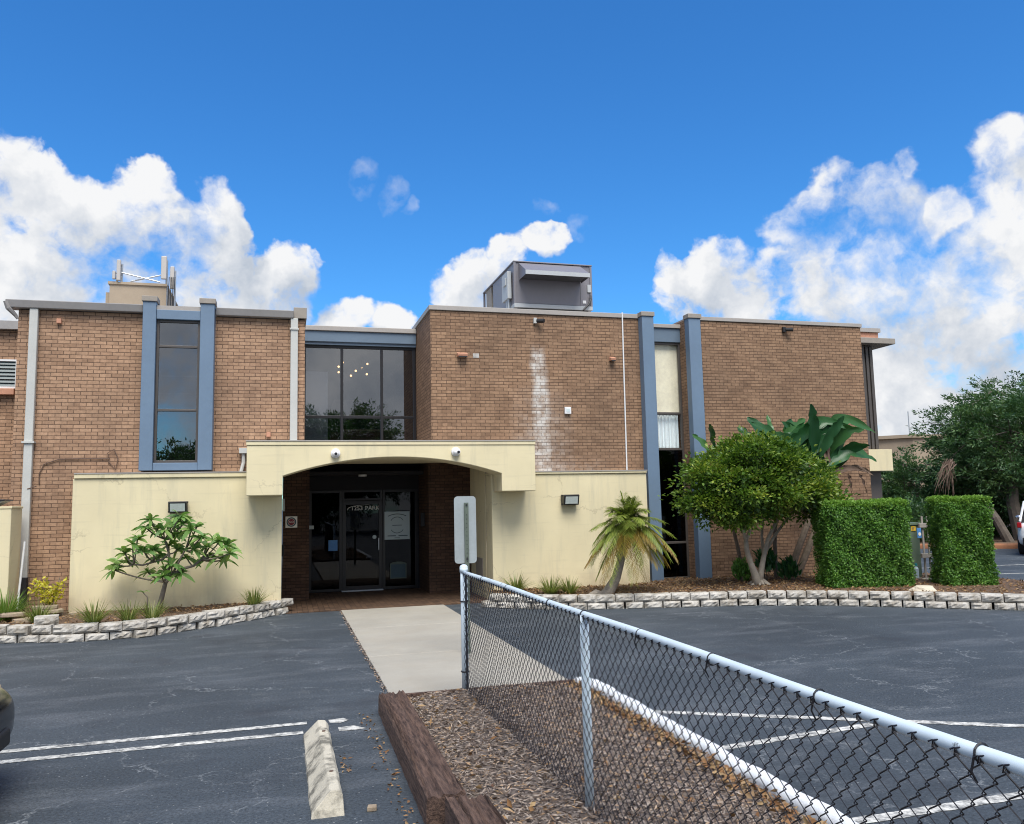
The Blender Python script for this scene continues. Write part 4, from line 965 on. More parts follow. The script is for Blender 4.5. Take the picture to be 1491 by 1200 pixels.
P[:16, 0] = .46+rng.uniform(0, .05, 16); P[:16, 1] = rng.uniform(6.3, 6.8, 16)
tag(leaf_mesh('fallen_leaves', 'litter', P, D, rng.uniform(.02, .06, n), rng.uniform(.01, .025, n)), 'dead leaves along the timbers on the asphalt', 'fallen leaves', kind='stuff')

# ------------------------------------------------------------------ chain link fence
fe = thing('chain_link_fence', 'black chain link fence with pale blue painted posts and top rail', 'fence', (1.84, 5, 0))
def fx(y): return 1.815+(8.37-y)*.0062
def post(y, r, h, cap):
    p = MB().tube([(fx(y), y, -.1), (fx(y), y, .6), (fx(y), y, h)], r, 16).build('post', 'fence_paint', fe, smooth=True)
    if cap: MB().sphere((fx(y), y, h), r*1.22, 14, 8, .75).tube([(fx(y), y, h-.05), (fx(y), y, h+.005)], r*1.2, 16).build('cap', 'fence_paint', p, smooth=True)
    return p
post(8.37, .036, 1.29, True); post(4.93, .028, 1.235, False); post(1.45, .028, 1.235, False)
MB().tube([(fx(y), y, 1.238+.004*math.sin(y*2)) for y in np.linspace(8.34, .9, 24)], .023, 14).build('top_rail', 'fence_paint', fe, smooth=True)
MB().tube([(fx(8.28), 8.28, .03), (fx(8.28), 8.28, 1.21)], .011, 6).build('tension_bar', 'wire_black', fe)
for y in (7.55, 6.7, 5.6, 4.93, 4.1, 3.35, 2.6, 1.9):
    m = MB().tube([(fx(y)+.026*math.cos(a), y, 1.238+.026*math.sin(a)) for a in np.linspace(0, 2*math.pi, 13)], .0035, 5)
    m.tube([(fx(y)-.026, y, 1.235), (fx(y)-.03, y+.01, 1.19), (fx(y)-.018, y+.005, 1.16)], .0035, 5); m.build('tie', 'wire_black', fe)
for z in (.25, .95): MB().tube([(fx(8.37)+.038*math.cos(a), 8.37+.038*math.sin(a), z) for a in np.linspace(0, 2*math.pi, 13)], .008, 5).build('tension_band', 'wire_black', fe)
mesh = MB(); a_ = .0405; zt_, zb_ = 1.225, .02; hs_ = .040
nw = int((8.28-1.2)/a_); nseg = int((zt_-zb_)/hs_)
for i in range(nw):
    y0_ = 8.28-a_*i; y1_ = y0_-a_; pts = []
    for k in range(nseg+1):
        s = (k+i) % 2; z = zt_-hs_*k
        yv = (y0_+.004) if s == 0 else (y1_-.004); bow = .006 if s == 0 else -.006
        wob_ = .006*math.sin(.9*i+.4*k)*.4
        pts.append((fx(yv)-.024+bow, yv+wob_, z+.005)); pts.append((fx(yv)-.024-bow*.6, yv+wob_, z-.005))
    mesh.tube(pts, .0024, 4, caps=False)
    if i % 2 == 0:   # twisted barb at the top
        y_ = y0_+.004; mesh.tube([(fx(y_)-.026, y_-.012, zt_-.012), (fx(y_)-.02, y_+.004, zt_+.012), (fx(y_)-.03, y_+.016, zt_+.004)], .0026, 4)
        mesh.tube([(fx(y_)-.02, y_+.012, zt_-.012), (fx(y_)-.028, y_-.002, zt_+.012), (fx(y_)-.02, y_-.014, zt_+.016)], .0026, 4)
mesh.build('mesh', 'wire_black', fe)

# traffic sign seen from behind
sg = thing('traffic_sign', 'tall blank grey back of a traffic sign on a green steel post', 'sign', (2.25, 10.6, 0))
ys_ = 10.6; a = at(661, 723, ys_); b = at(694, 820, ys_); x0, x1, z0, z1 = a[0]+.005, b[0]+.01, b[2], a[2]
pr = []; rr = .045
for (cx_, cz_, s0) in ((x1-rr, z1-rr, 0), (x0+rr, z1-rr, 90), (x0+rr, z0+rr, 180), (x1-rr, z0+rr, 270)):
    pr += [(cx_+rr*math.cos(R(s0+t)), cz_+rr*math.sin(R(s0+t))) for t in (0, 30, 60, 90)]
MB().prism(pr, 'y', ys_+.03, ys_+.034).build('plate', 'sign_back', sg, .001)
pxm = at(678, 734, ys_)[0]+.01
m = MB(); ztop = at(679, 732, ys_)[2]
m.box(pxm-.027, pxm+.027, ys_+.0, ys_+.006, -.1, ztop).box(pxm-.027, pxm-.020, ys_+.006, ys_+.029, -.1, ztop).box(pxm+.020, pxm+.027, ys_+.006, ys_+.029, -.1, ztop)
m.build('post', 'post_green', sg)
m = MB()
for z in (ztop-.03, z0+.06): m.disc((pxm, ys_-.004, z), .013, 10, 'y', .012)
for k in range(30): m.disc((pxm, ys_-.001, .2+.055*k), .006, 8, 'y', .004)
m.build('bolt', 'black_metal', sg)

# ------------------------------------------------------------------ plants
def blades(name, mat, base, n, L, spread, wid=.014, parent=None, droop=.9, rad=.08):
    mb = MB()
    for _ in range(n):
        a = random.uniform(0, 2*math.pi); s = random.uniform(.15, 1)*spread; l = L*random.uniform(.65, 1.15)
        r0 = rad*math.sqrt(random.random()); b = Vector((base[0]+r0*math.cos(a), base[1]+r0*math.sin(a), base[2]))
        d = Vector((math.cos(a)*s, math.sin(a)*s, 1)).normalized(); sd = Vector((-math.sin(a), math.cos(a), 0)); w = wid*random.uniform(.7, 1.2)
        prev = None
        for k in range(5):
            t = k/4; p = b+d*l*t+Vector((math.cos(a), math.sin(a), -.9))*(droop*l*.35*t*t*s); ww = w*(1-t**2)*.5+.0006
            cur = (p-sd*ww, p+sd*ww)
            if prev:
                n0 = len(mb.v) if k == 1 else None
                if k == 1: mb.v += [tuple(prev[0]), tuple(prev[1])]
                mb.v += [tuple(cur[0]), tuple(cur[1])]; q = len(mb.v)-4; mb.f.append((q, q+1, q+3, q+2))
            prev = cur
    me = bpy.data.meshes.new(name); off = Vector((0, 0, 0))
    if parent is not None: off = parent.location
    me.from_pydata([tuple(Vector(v)-off) for v in mb.v], [], mb.f)
    return link(name, me, mat, parent)
for (px, py, L, n, mt, lab) in ((8, 903, .58, 190, 'leaf_grass_fresh', 'tall fresh green grass clump at the left edge of the bed'), (55, 908, .40, 130, 'leaf_grass', 'striped grass clump beside the loose white block'), (136, 908, .40, 120, 'leaf_grass', 'striped grass clump between the loose block and the plumeria'),
    (183, 908, .38, 110, 'leaf_grass', 'grass clump just left of the plumeria trunk'), (218, 905, .36, 110, 'leaf_grass', 'grass clump spilling over the blocks at the plumeria foot'), (368, 887, .36, 130, 'leaf_grass', 'grass clump at the right end of the left block wall')):
    q = on_ground(px, py, .22)
    tag(blades('grass_clump', mt, (q[0], max(q[1], np.interp(q[0], [p[0] for p in outL], [p[1] for p in outL])+.16), .21), n, L, .95, .016), lab, 'grass clump', 'grass clumps in the beds')
for (x, y, L, n, lab) in ((4.36, 15.4, .42, 150, 'strappy grass clump behind the top of the fence by the cream wall'), (4.85, 14.75, .40, 170, 'strappy grass clump left of the leaning palm'), (5.2, 14.7, .36, 140, 'strappy grass clump nearest the leaning palm')):
    tag(blades('grass_clump', 'leaf_grass', (x, y, .21), n, L, 1.1, .017), lab, 'grass clump', 'grass clumps in the beds')
# yellow croton
yc = thing('croton_shrub', 'yellow leaved croton shrub beside the grey downspout', 'shrub', (-3.75, 15.6, .2))
c0 = np.array([-3.76, 15.6, .62]); n = 300
P = c0+unit(n)*np.array([.30, .2, .22])*rng.uniform(.4, 1, n)[:, None]; P[:, 2] += .09*np.sin(P[:, 0]*14); leaf_mesh('leaves', 'leaf_yellow', P, unit(n)*.8+np.array([0, -.2, .4]), .085, .045, yc)
m = MB()
for k in range(9): m.tube([(-3.75, 15.6, .18), (-3.75+random.uniform(-.2, .2), 15.6+random.uniform(-.1, .1), random.uniform(.55, .85))], .006, 5)
m.build('stem', 'bark_plumeria', yc)
# plumeria
plm = thing('plumeria_tree', 'small open plumeria tree with long leaves before the left cream wall', 'tree', at(230, 890, 15.35))
def pp(px, py, j=.0): return Vector(at(px, py, 15.25+random.uniform(-j, j)))
hub = {'b': pp(230, 893), 'n1': pp(241, 848), 'n2': pp(250, 838), 'R': pp(282, 824), 'R2': pp(293, 815), 'U': pp(246, 806), 'L': pp(225, 818), 'LL': pp(195, 822), 'UU': pp(240, 785), 'RU': pp(270, 800)}
m = MB(); m.tube([hub['b'], pp(236, 868), hub['n1'], hub['n2']], [.05, .042, .036, .03], 9); m.tube([hub['n2'], pp(266, 828), hub['R'], hub['R2']], [.03, .026, .022, .018], 8)
m.tube([hub['n1'], pp(246, 825), hub['U'], hub['UU']], [.032, .024, .02, .016], 8); m.tube([hub['U'], pp(236, 815), hub['L'], pp(208, 823), hub['LL']], [.02, .018, .016, .015, .013], 8); m.tube([hub['n2'], pp(262, 815), hub['RU']], [.022, .018, .015], 8)
tips = [(166,830),(172,822),(182,806),(193,792),(200,786),(212,768),(220,758),(228,772),(238,772),(250,765),(262,752),(268,762),(278,772),(286,768),(292,784),(300,796),(310,786),(320,788),(331,794),(334,806),(326,815),(316,812),(304,812),(240,832),(224,802),(210,804),(230,812),(258,800),(272,812),(250,822),(216,834),(246,794),(282,800),(255,780),(186,818),(236,840),(262,835)]
Pl = []; Dl = []; Ll = []; Wl = []; Nl = []
for (px, py) in tips:
    tp = pp(px, py, .32); hs = sorted((k for k in hub if k not in 'b'), key=lambda k: (hub[k]-tp).length + (1.0 if hub[k].z > tp.z+.05 else 0)); h0 = hub[hs[0]]
    mid = (h0+tp)/2+Vector((0, 0, -.06)); m.tube(bez(h0, mid, tp, 6), [.015, .014, .013, .013, .013, .014], 6)
    dr = (tp-mid).normalized(); nl = random.randint(10, 14); ph = random.uniform(0, 6)
    for k in range(nl):
        a = ph+2.4*k; el = random.uniform(-.55, 1.15); d = Vector((math.cos(a)*math.cos(el), math.sin(a)*math.cos(el), math.sin(el)))+dr*.2
        Pl.append(tp); Dl.append(d); Ll.append(random.uniform(.17, .28)); Wl.append(random.uniform(.06, .085)); Nl.append((d.x*-.3, d.y*-.3, 1))
m.tube([pp(214, 890), pp(215, 870), pp(208, 862)], .012, 6)
for a in range(6):
    d = Vector((math.cos(a), math.sin(a), .4)); Pl.append(pp(208, 862)); Dl.append(d); Ll.append(.13); Wl.append(.04); Nl.append((0, 0, 1))
m.build('trunk', 'bark_plumeria', plm, smooth=True)
# long leaves: two segments bending down
def bent_leaves(name, mat, P, D, L, W, parent, droop=.5, seg=4, roll=0.0):
    V = []; F = []; off = Vector(parent.location)
    for p, d, l, w in zip(P, D, L, W):
        p = Vector(p); d = Vector(d).normalized(); s = d.cross(Vector((random.gauss(0, roll), random.gauss(-roll*.6, roll), 1)))
        s = s.normalized() if s.length > .05 else Vector((1, 0, 0)); b = len(V)
        for k in range(seg+1):
            t = k/seg; c = p+d*l*t+Vector((0, 0, -1))*droop*l*t*t; ww = w*.5*(math.sin(math.pi*min(1, t*.88+.08))**.8)+.001
            up = s.cross(d)*-.0
            V += [tuple(c-s*ww+Vector((0, 0, .25*ww))-off), tuple(c-off), tuple(c+s*ww+Vector((0, 0, .25*ww))-off)]
        for k in range(seg):
            q = b+k*3; F += [(q, q+1, q+4, q+3), (q+1, q+2, q+5, q+4)]
    me = bpy.data.meshes.new(name); me.from_pydata(V, [], F); me.polygons.foreach_set('use_smooth', [True]*len(F)); return link(name, me, mat, parent)
bent_leaves('leaves', 'leaf_plumeria', Pl, Dl, Ll, Wl, plm, .40, 4, .55)
# leaning date palm
YP = 14.35
pm = thing('date_palm', 'small leaning date palm with yellowing drooping fronds beside the cream wall', 'palm', at(885, 866, YP))
m = MB(); m.tube([at(878, 872, YP), at(886, 862, YP), at(897, 842, YP), at(903, 820, YP), at(908, 796, YP), at(912, 772, YP), at(914, 762, YP)], [.125, .11, .085, .075, .075, .085, .06], 14)
m.tube([at(858, 868, YP), at(868, 864, YP), at(880, 868, YP)], [.05, .075, .07], 10)
rd = random.Random(3)
for k in range(46):
    t = k/46; c = Vector(at(904+9*t, 812-42*t, YP)); a = k*2.4; r = .07+.02*t
    p = c+Vector((math.cos(a)*r, math.sin(a)*r, 0)); m.tube([p, p+Vector((math.cos(a)*.035, math.sin(a)*.035, .05))], [.018, .008], 5)
m.build('trunk', 'palm_bark', pm)
cc = Vector(at(914, 764, YP))
def frond(P, D, L, W, rach, az, el, length, sag, npair=46, ll=.24):
    d = Vector((math.cos(az)*math.cos(el), math.sin(az)*math.cos(el), math.sin(el))); pts = []
    for k in range(15):
        t = k/14; pts.append(cc+d*length*t+Vector((0, 0, -1))*sag*length*t*t)
    rach.tube(pts, [.008*(1-.75*k/14) for k in range(15)], 4)
    for k in range(npair):
        t = .16+.84*k/(npair-1); f = t*14; i = min(13, int(f)); p = pts[i]+(pts[i+1]-pts[i])*(f-i); tan = (pts[i+1]-pts[i]).normalized()
        s = tan.cross(Vector((0, 0, 1))); s = s.normalized() if s.length > .1 else Vector((1, 0, 0)); lf = ll*(.45+.55*math.sin(math.pi*min(1, t*.9+.12)))
        for sg_ in (-1, 1):
            P.append(p); D.append(s*sg_*.75+tan*.75+Vector((0, 0, .12-.35*random.random()))); L.append(lf*random.uniform(.85, 1.1)); W.append(.0085)
green = ([], [], [], []); old = ([], [], [], []); r1 = MB(); r2 = MB()
for k in range(30):
    az = k*2.399+.3; el = R(82-2.6*k+random.uniform(-5, 5)); frond(*green, r1, az, el, random.uniform(.62, .85), .25+.03*k)
for k in range(26):
    az = k*2.399+1.1; el = R(random.uniform(-40, 18)); frond(*(old if k % 5 < 3 else green), r2, az, el, random.uniform(.66, .92), random.uniform(.55, .95))
# a few fronds where the photograph shows them reaching out
for (az, el, l, s) in ((R(175), R(28), .78, .55), (R(2), R(32), .9, .5), (R(-8), R(14), .9, .5), (R(95), R(80), .62, .05), (R(-60), R(70), .6, .1), (R(205), R(20), .8, .9), (R(-30), R(10), .85, .8)): frond(*green, r1, az, el, l, s, 48)
for k in range(16):
    frond(*green, r1, k*2.399+.7, R(random.uniform(38, 76)), random.uniform(.62, .82), random.uniform(.35, .8), 46)
cr = bent_leaves('crown', 'leaf_palm', *green, pm, .18, 2); od = bent_leaves('old_fronds', 'leaf_palm_old', *old, pm, .3, 2)
r1.build('rachis', 'leaf_palm', cr); r2.build('rachis', 'leaf_palm_old', od)

# broad clipped ficus
fi = thing('ficus_tree', 'broad rounded ficus tree with pale forked trunks on the right mulch bed', 'tree', (9.06, 14.45, .2))
YT = 14.4
def tp(px, py, dy=0.0): return at(px, py, YT+dy)
m = MB()
m.tube([tp(1104, 858), tp(1100, 838), tp(1093, 820), tp(1087, 800), tp(1086, 786)], [.095, .075, .055, .048, .044], 10)
m.tube([tp(1086, 788), tp(1083, 776), tp(1078, 764), tp(1077, 752), tp(1064, 738, -.1), tp(1050, 720, -.2)], [.036, .032, .03, .028, .024, .018], 9)
m.tube([tp(1086, 788), tp(1091, 776), tp(1093, 766), tp(1090, 752), tp(1091, 738, .1), tp(1090, 710)], [.036, .033, .032, .028, .026, .02], 9)
m.tube([tp(1106, 850), tp(1109, 826, .05), tp(1113, 806, .1), tp(1118, 785, .12), tp(1128, 764, .15), tp(1138, 748, .15), tp(1150, 720, .2)], [.07, .056, .046, .038, .034, .03, .024], 10)
m.tube([tp(1107, 845, .1), tp(1112, 810, .35), tp(1109, 780, .5), tp(1112, 750, .6)], [.05, .036, .028, .02], 8)
m.tube([tp(1113, 806, .1), tp(1128, 780, .3), tp(1150, 750, .4), tp(1175, 725, .3)], [.04, .03, .025, .018], 8)
m.tube([tp(1136, 750, .1), tp(1165, 735, -.1), tp(1190, 710)], [.03, .025, .018], 7)
for k in range(11):
    a = 2*math.pi*k/11; b = Vector((9.08, 14.45, .36)); e = b+Vector((math.cos(a)*random.uniform(.2, .42), math.sin(a)*.3, -.17)); m.tube([b, (b+e)/2+Vector((0, 0, -.02)), e], [.05, .035, .015], 6)
m.build('trunk', 'bark_grey', fi, smooth=True)
def lobes_leaves(name, mat, lobes, n, L, W, parent, out=.7, zcut=None, shell=(.72, 1.05), top=False, bumps=26, seed=1):
    r = np.random.default_rng(seed); Ps = []; Ds = []
    wts = np.array([l[3]*l[4]+l[3]*l[5]+l[4]*l[5] for l in lobes]); wts = wts/wts.sum()
    for (cx_, cy_, cz_, rx, ry, rz), w in zip(lobes, wts):
        k = int(n*w); d = r.normal(size=(k, 3)); d /= np.linalg.norm(d, axis=1)[:, None]
        if top: d[:, 2] = np.abs(d[:, 2])*.9+.1; d /= np.linalg.norm(d, axis=1)[:, None]
        bd = r.normal(size=(bumps, 3)); bd /= np.linalg.norm(bd, axis=1)[:, None]
        bu = np.max(d@bd.T, axis=1); bu = np.clip((bu-.78)/.22, 0, 1)
        rr = r.uniform(shell[0], shell[1], k)**.7*(.82+.25*bu)
        p = np.array([cx_, cy_, cz_])+d*np.array([rx, ry, rz])*rr[:, None]
        dd = d*out+r.normal(size=(k, 3))*.75+np.array([0, 0, .15])
        if zcut is not None:
            keep = p[:, 2] > zcut+.10*np.sin(p[:, 0]*5)+.06*np.sin(p[:, 1]*9); p, dd = p[keep], dd[keep]
        Ps.append(p); Ds.append(dd)
    P = np.concatenate(Ps); D = np.concatenate(Ds); k = len(P)
    return leaf_mesh(name, mat, P, D, r.uniform(.75, 1.25, k)*L, r.uniform(.8, 1.2, k)*W, parent)
fl_ = [(8.15, 14.25, 2.12, .72, .8, .62), (8.75, 14.2, 2.55, .66, .8, .56), (9.3, 14.35, 2.62, .62, .8, .50), (7.78, 14.3, 1.78, .40, .5, .34), (8.55, 13.95, 1.95, .72, .6, .52), (8.62, 14.1, 1.58, .45, .5, .26), (9.25, 13.95, 2.1, .55, .5, .5),
       (10.05, 14.4, 2.30, .62, .75, .52), (10.45, 14.4, 1.85, .45, .6, .42), (9.72, 14.2, 2.50, .45, .6, .42), (9.85, 14.0, 1.92, .50, .5, .36), (8.45, 14.3, 2.72, .36, .5, .30), (9.35, 14.4, 1.72, .38, .4, .22)]
def cluster_crown(name, mat, lobes, ncl, per, L, W, parent, zcut, seed):
    r = np.random.default_rng(seed); w = np.array([l[3]*l[5] for l in lobes]); w = w/w.sum(); Ps = []; Ds = []; ctr = []
    for k in range(ncl):
        c = lobes[r.choice(len(lobes), p=w)]; d = r.normal(size=3); d[2] = d[2]*.8+.25; d[1] -= .25; d /= np.linalg.norm(d)
        q = np.array(c[:3])+d*np.array(c[3:])*r.uniform(.72, 1.06); q[2] = max(q[2], zcut+.05*r.random())
        m_ = int(per*r.uniform(.6, 1.3)); rad = r.uniform(.085, .155)
        P = q+r.normal(size=(m_, 3))*rad*np.array([1, 1, .62])
        D = (P-q)/rad*.8+d*.5+r.normal(size=(m_, 3))*.5+np.array([0, 0, .2]); Ps.append(P); Ds.append(D); ctr.append(q)
    P = np.concatenate(Ps); D = np.concatenate(Ds); k = len(P)
    return leaf_mesh(name, mat, P, D, r.uniform(.7, 1.25, k)*L, r.uniform(.8, 1.2, k)*W, parent), ctr
fl_ = [(9.05+(a-9.05)*.93, b, c, d*.92, e*.95, f*.95) for a, b, c, d, e, f in fl_]
crn, ctr = cluster_crown('crown', 'leaf_ficus', fl_, 250, 125, .088, .05, fi, 1.44, 4)
tw = MB(); hubs = [Vector(tp(1064, 738, -.1)), Vector(tp(1091, 738, .1)), Vector(tp(1138, 748, .15)), Vector(tp(1165, 735, -.1)), Vector(tp(1112, 750, .5)), Vector(tp(1090, 712)), Vector(tp(1150, 720, .2))]
for c in ctr:
    c = Vector(c); h0 = min(hubs, key=lambda h: (h-c).length); tw.tube(bez(h0, (h0+c)/2+Vector((0, 0, -.08)), c, 4), [.014, .01, .008, .004], 4, caps=False)
tw.build('twigs', 'bark_grey', fi)
# darker inner leaves: crown shade put into colour so it does not read hollow
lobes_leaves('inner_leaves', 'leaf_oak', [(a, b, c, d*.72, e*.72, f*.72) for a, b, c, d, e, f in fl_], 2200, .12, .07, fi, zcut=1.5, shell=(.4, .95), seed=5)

# clipped hedges
def hedge(a, b, th, z0, z1, n, label, seed):
    r = np.random.default_rng(seed); a = np.array(a); b = np.array(b); L = np.linalg.norm(b-a); d = (b-a)/L; nr = np.array([-d[1], d[0]])
    h = thing('clipped_hedge', label, 'hedge', ((a[0]+b[0])/2, (a[1]+b[1])/2, z0), 'clipped box hedges on the right')
    core = MB(); q = [(a+nr*(-th/2+.1)+d*.1), (b+nr*(-th/2+.1)-d*.1), (b+nr*(th/2-.1)-d*.1), (a+nr*(th/2-.1)+d*.1)]
    core.prism([(v[0], v[1]) for v in q], 'z', z0-.1, z1-.13); core.build('shade_core', 'hedge_core', h)  # solid dark box added inside to block light, in place of inner shade
    areas = np.array([L*(z1-z0), L*(z1-z0)*.4, L*th*1.3, th*(z1-z0), th*(z1-z0)]); ks = (n*areas/areas.sum()).astype(int); Ps = []; Ns = []; tipP = []; tipN = []
    def undul(u, v): return .022*np.sin(u*4.1+seed)+.02*np.sin(v*5.3+u*3)+.024*np.sin(u*11+v*9)+.018*np.sin(u*23-v*17)
    for f, k in enumerate(ks):
        u = r.uniform(0, 1, k); v = r.uniform(0, 1, k); dep = -np.abs(r.normal(0, .05, k))
        if f in (0, 1):
            sg_ = -1 if f == 0 else 1; o = th/2+undul(u*L, v*1.6)+dep; xy = a+d*(u*L)[:, None]+nr*(sg_*o)[:, None]; z = z0+.02+v*(z1-z0)
            rc = np.clip((v-.9)/.1, 0, 1)**2*.07; xy = xy-nr*(sg_*rc)[:, None]; nn = np.concatenate([np.tile(nr*sg_, (k, 1)), np.zeros((k, 1))], 1)
        elif f == 2:
            xy = a+d*(u*L)[:, None]+nr*((v-.5)*th)[:, None]; z = z1+undul(u*L, v*th*2)*.6+dep; nn = np.tile([0, 0, 1.0], (k, 1))
        else:
            sg_ = -1 if f == 3 else 1; e = a if f == 3 else b; o = undul(u*th, v*1.7)+dep; xy = e+nr*((u-.5)*th)[:, None]+d*(sg_*o)[:, None]; z = z0+.02+v*(z1-z0); nn = np.tile([d[0]*sg_, d[1]*sg_, 0], (k, 1))
        P = np.concatenate([xy, z[:, None]], 1); Ps.append(P); Ns.append(nn)
    P = np.concatenate(Ps); Nn = np.concatenate(Ns); D = Nn*.45+r.normal(size=P.shape)*.6+np.array([0, 0, -.12])
    k = len(P); isTip = (Nn[:, 2] > .5) | (r.uniform(0, 1, k) < .10) | ((P[:, 2] > z1-.07) & (r.uniform(0, 1, k) < .8))
    nb = Nn*1.0+r.normal(size=P.shape)*.55+np.array([0, 0, .35])
    leaf_mesh('leaves', 'leaf_hedge', P[~isTip], D[~isTip], r.uniform(.034, .062, (~isTip).sum()), r.uniform(.02, .034, (~isTip).sum()), h, nrm=nb[~isTip])
    kt = isTip.sum(); leaf_mesh('new_growth', 'leaf_hedge_tip', P[isTip]+Nn[isTip]*.012, Nn[isTip]*.6+r.normal(size=(kt, 3))*.5, r.uniform(.03, .055, kt), r.uniform(.018, .03, kt), h)
hedge((9.98, 13.68), (11.44, 13.28), .80, .18, 1.80, 40000, 'wide clipped green hedge between the ficus and the wooden gate', 2)
hedge((12.04, 13.02), (12.88, 12.72), .66, .18, 1.84, 32000, 'narrow clipped green hedge to the right of the wooden gate', 9)

# white bird of paradise
YB = 15.5
bp = thing('bird_of_paradise', 'bird of paradise clump with big paddle leaves behind the ficus', 'plant', at(1155, 842, YB))
m = MB()
for pts, r in (([(1148, 846), (1160, 805), (1175, 765), (1188, 730), (1195, 695)], .065), ([(1158, 846), (1172, 810), (1186, 775), (1202, 740), (1206, 700)], .068), ([(1082, 838), (1076, 805), (1068, 770), (1060, 735), (1050, 690)], .035), ([(1130, 840), (1128, 790), (1130, 745), (1130, 680)], .04)):
    m.tube([at(x, y, YB) for x, y in pts], [r*(1.15-.3*i/len(pts)) for i in range(len(pts))], 9)
    for k in range(14):
        t = k/14*(len(pts)-1); i = int(t); f = t-i; c = at(pts[i][0]*(1-f)+pts[i+1][0]*f, pts[i][1]*(1-f)+pts[i+1][1]*f, YB); m.tube([(c[0], c[1], c[2]-.012), (c[0], c[1], c[2]+.012)], r*1.12, 9)
m.build('trunk', 'bop_trunk', bp)
stem = MB(); V = []; F = []
def paddle(b, t, w, seed, dead=False, yb=0.0, yt=0.0, bow=.12):
    rd = random.Random(seed); b = Vector(at(b[0], b[1], YB+yb)); t = Vector(at(t[0], t[1], YB+yt)); ax = (t-b); l = ax.length; d = ax.normalized()
    view = Vector((.1, -1, .35+rd.uniform(-.3, .3))); s = d.cross(view).normalized(); nn = s.cross(d); n0 = len(V); K = 14
    for k in range(K+1):
        u = k/K; c = b+d*l*u+Vector((0, 0, 1))*(bow*l*(math.sin(math.pi*u))-.05*l*u*u); hw = w*(math.sin(math.pi*min(1, u*.93+.05))**.65)*(1 if u < .97 else .6)
        wv = .02*math.sin(u*17+seed)
        e1 = hw*(1-(.5*rd.random() if rd.random() < .3 else 0)); e2 = hw*(1-(.5*rd.random() if rd.random() < .3 else 0))
        V.extend([tuple(c-s*e1+nn*(.28*e1+wv)), tuple(c-s*e1*.5+nn*.09*e1), tuple(c), tuple(c+s*e2*.5+nn*.09*e2), tuple(c+s*e2+nn*(.28*e2-wv))])
    for k in range(K):
        for j in range(4): q = n0+k*5+j; F.append((q, q+1, q+6, q+5))
    return b
random.seed(41)
LV = [((1150+random.uniform(-25, 55), 668), (1100+i*13+random.uniform(-12, 12), random.uniform(604, 640)), random.uniform(.11, .16)) for i in range(14)]+[((1132, 664), (1088, 604), .17), ((1126, 655), (1117, 601), .075), ((1142, 662), (1152, 607), .16), ((1150, 662), (1170, 612), .12), ((1186, 668), (1180, 584), .18), ((1194, 665), (1228, 602), .12), ((1200, 670), (1258, 622), .16), ((1206, 682), (1238, 618), .09), ((1206, 680), (1276, 668), .17), ((1198, 682), (1158, 640), .16), ((1190, 682), (1172, 640), .15), ((1196, 692), (1216, 638), .14), ((1202, 695), (1248, 652), .15), ((1040, 668), (1008, 630), .085), ((1040, 660), (1032, 614), .10), ((1104, 655), (1073, 620), .13), ((1165, 670), (1135, 628), .16), ((1210, 690), (1266, 645), .15), ((1170, 680), (1196, 625), .14), ((1130, 670), (1106, 625), .15)]
for k, (b, t, w) in enumerate(LV):
    bb = paddle(b, t, w, k, yb=random.uniform(-.2, .2), yt=random.uniform(-.7, .35), bow=.06 if t[0] < 1245 else .22)
    h0 = (1050, 700) if b[0] < 1060 else ((1132, 700) if b[0] < 1155 else (1200, 705)); stem.tube(bez(at(h0[0], h0[1], YB), (Vector(at(h0[0], h0[1], YB))+bb)/2+Vector((0, 0, .05)), bb, 6), [.028, .024, .02, .017, .015, .012], 6)
off = Vector(bp.location)
me = bpy.data.meshes.new('leaves'); me.from_pydata([tuple(Vector(v)-off) for v in V], [], F); me.polygons.foreach_set('use_smooth', [True]*len(F)); lv = link('leaves', me, 'leaf_banana', bp)
stem.build('stem', 'leaf_banana', lv)
V = []; F = []
for k, (b, t, w) in enumerate([((1200, 700), (1262, 684), .07), ((1225, 688), (1272, 690), .06), ((1215, 690), (1222, 722), .05), ((1235, 690), (1240, 720), .045), ((1250, 690), (1262, 716), .04), ((1200, 640), (1208, 672), .06), ((1206, 645), (1200, 690), .05), ((1198, 660), (1192, 640), .04), ((1205, 705), (1180, 745), .05)]):
    paddle(b, t, w, 50+k, bow=.15, yb=random.uniform(-.3, 0), yt=random.uniform(-.4, .0))
me = bpy.data.meshes.new('dead_leaves'); me.from_pydata([tuple(Vector(v)-off) for v in V], [], F); link('dead_leaves', me, 'leaf_dead', bp)
# low shrubs under the ficus
for (px, py, r, L, n, lab) in ((1082, 832, .24, .10, 420, 'low round shrub left of the ficus trunks'), (1116, 822, .22, .22, 120, 'pointed leaved young plant behind the ficus trunks'), (1148, 832, .22, .20, 110, 'small sprouting plant at the foot of the bird of paradise')):
    c = np.array(at(px, py, 15.0)); o = thing('low_shrub', lab, 'shrub', (c[0], c[1], .2), 'low shrubs under the ficus')
    P = c+unit(n)*r*rng.uniform(.3, 1, n)[:, None]; P[:, 2] = np.maximum(P[:, 2], .22); leaf_mesh('leaves', 'leaf_banana' if L > .15 else 'leaf_hedge', P, unit(n)*.6+np.array([0, 0, .9]), L, L*.4, o)
    s = MB()
    for k in range(6): s.tube([(c[0], c[1], .15), (c[0]+random.uniform(-.12, .12), c[1]+random.uniform(-.1, .1), c[2])], .008, 5)
    s.build('stem', 'bark_dark', o)

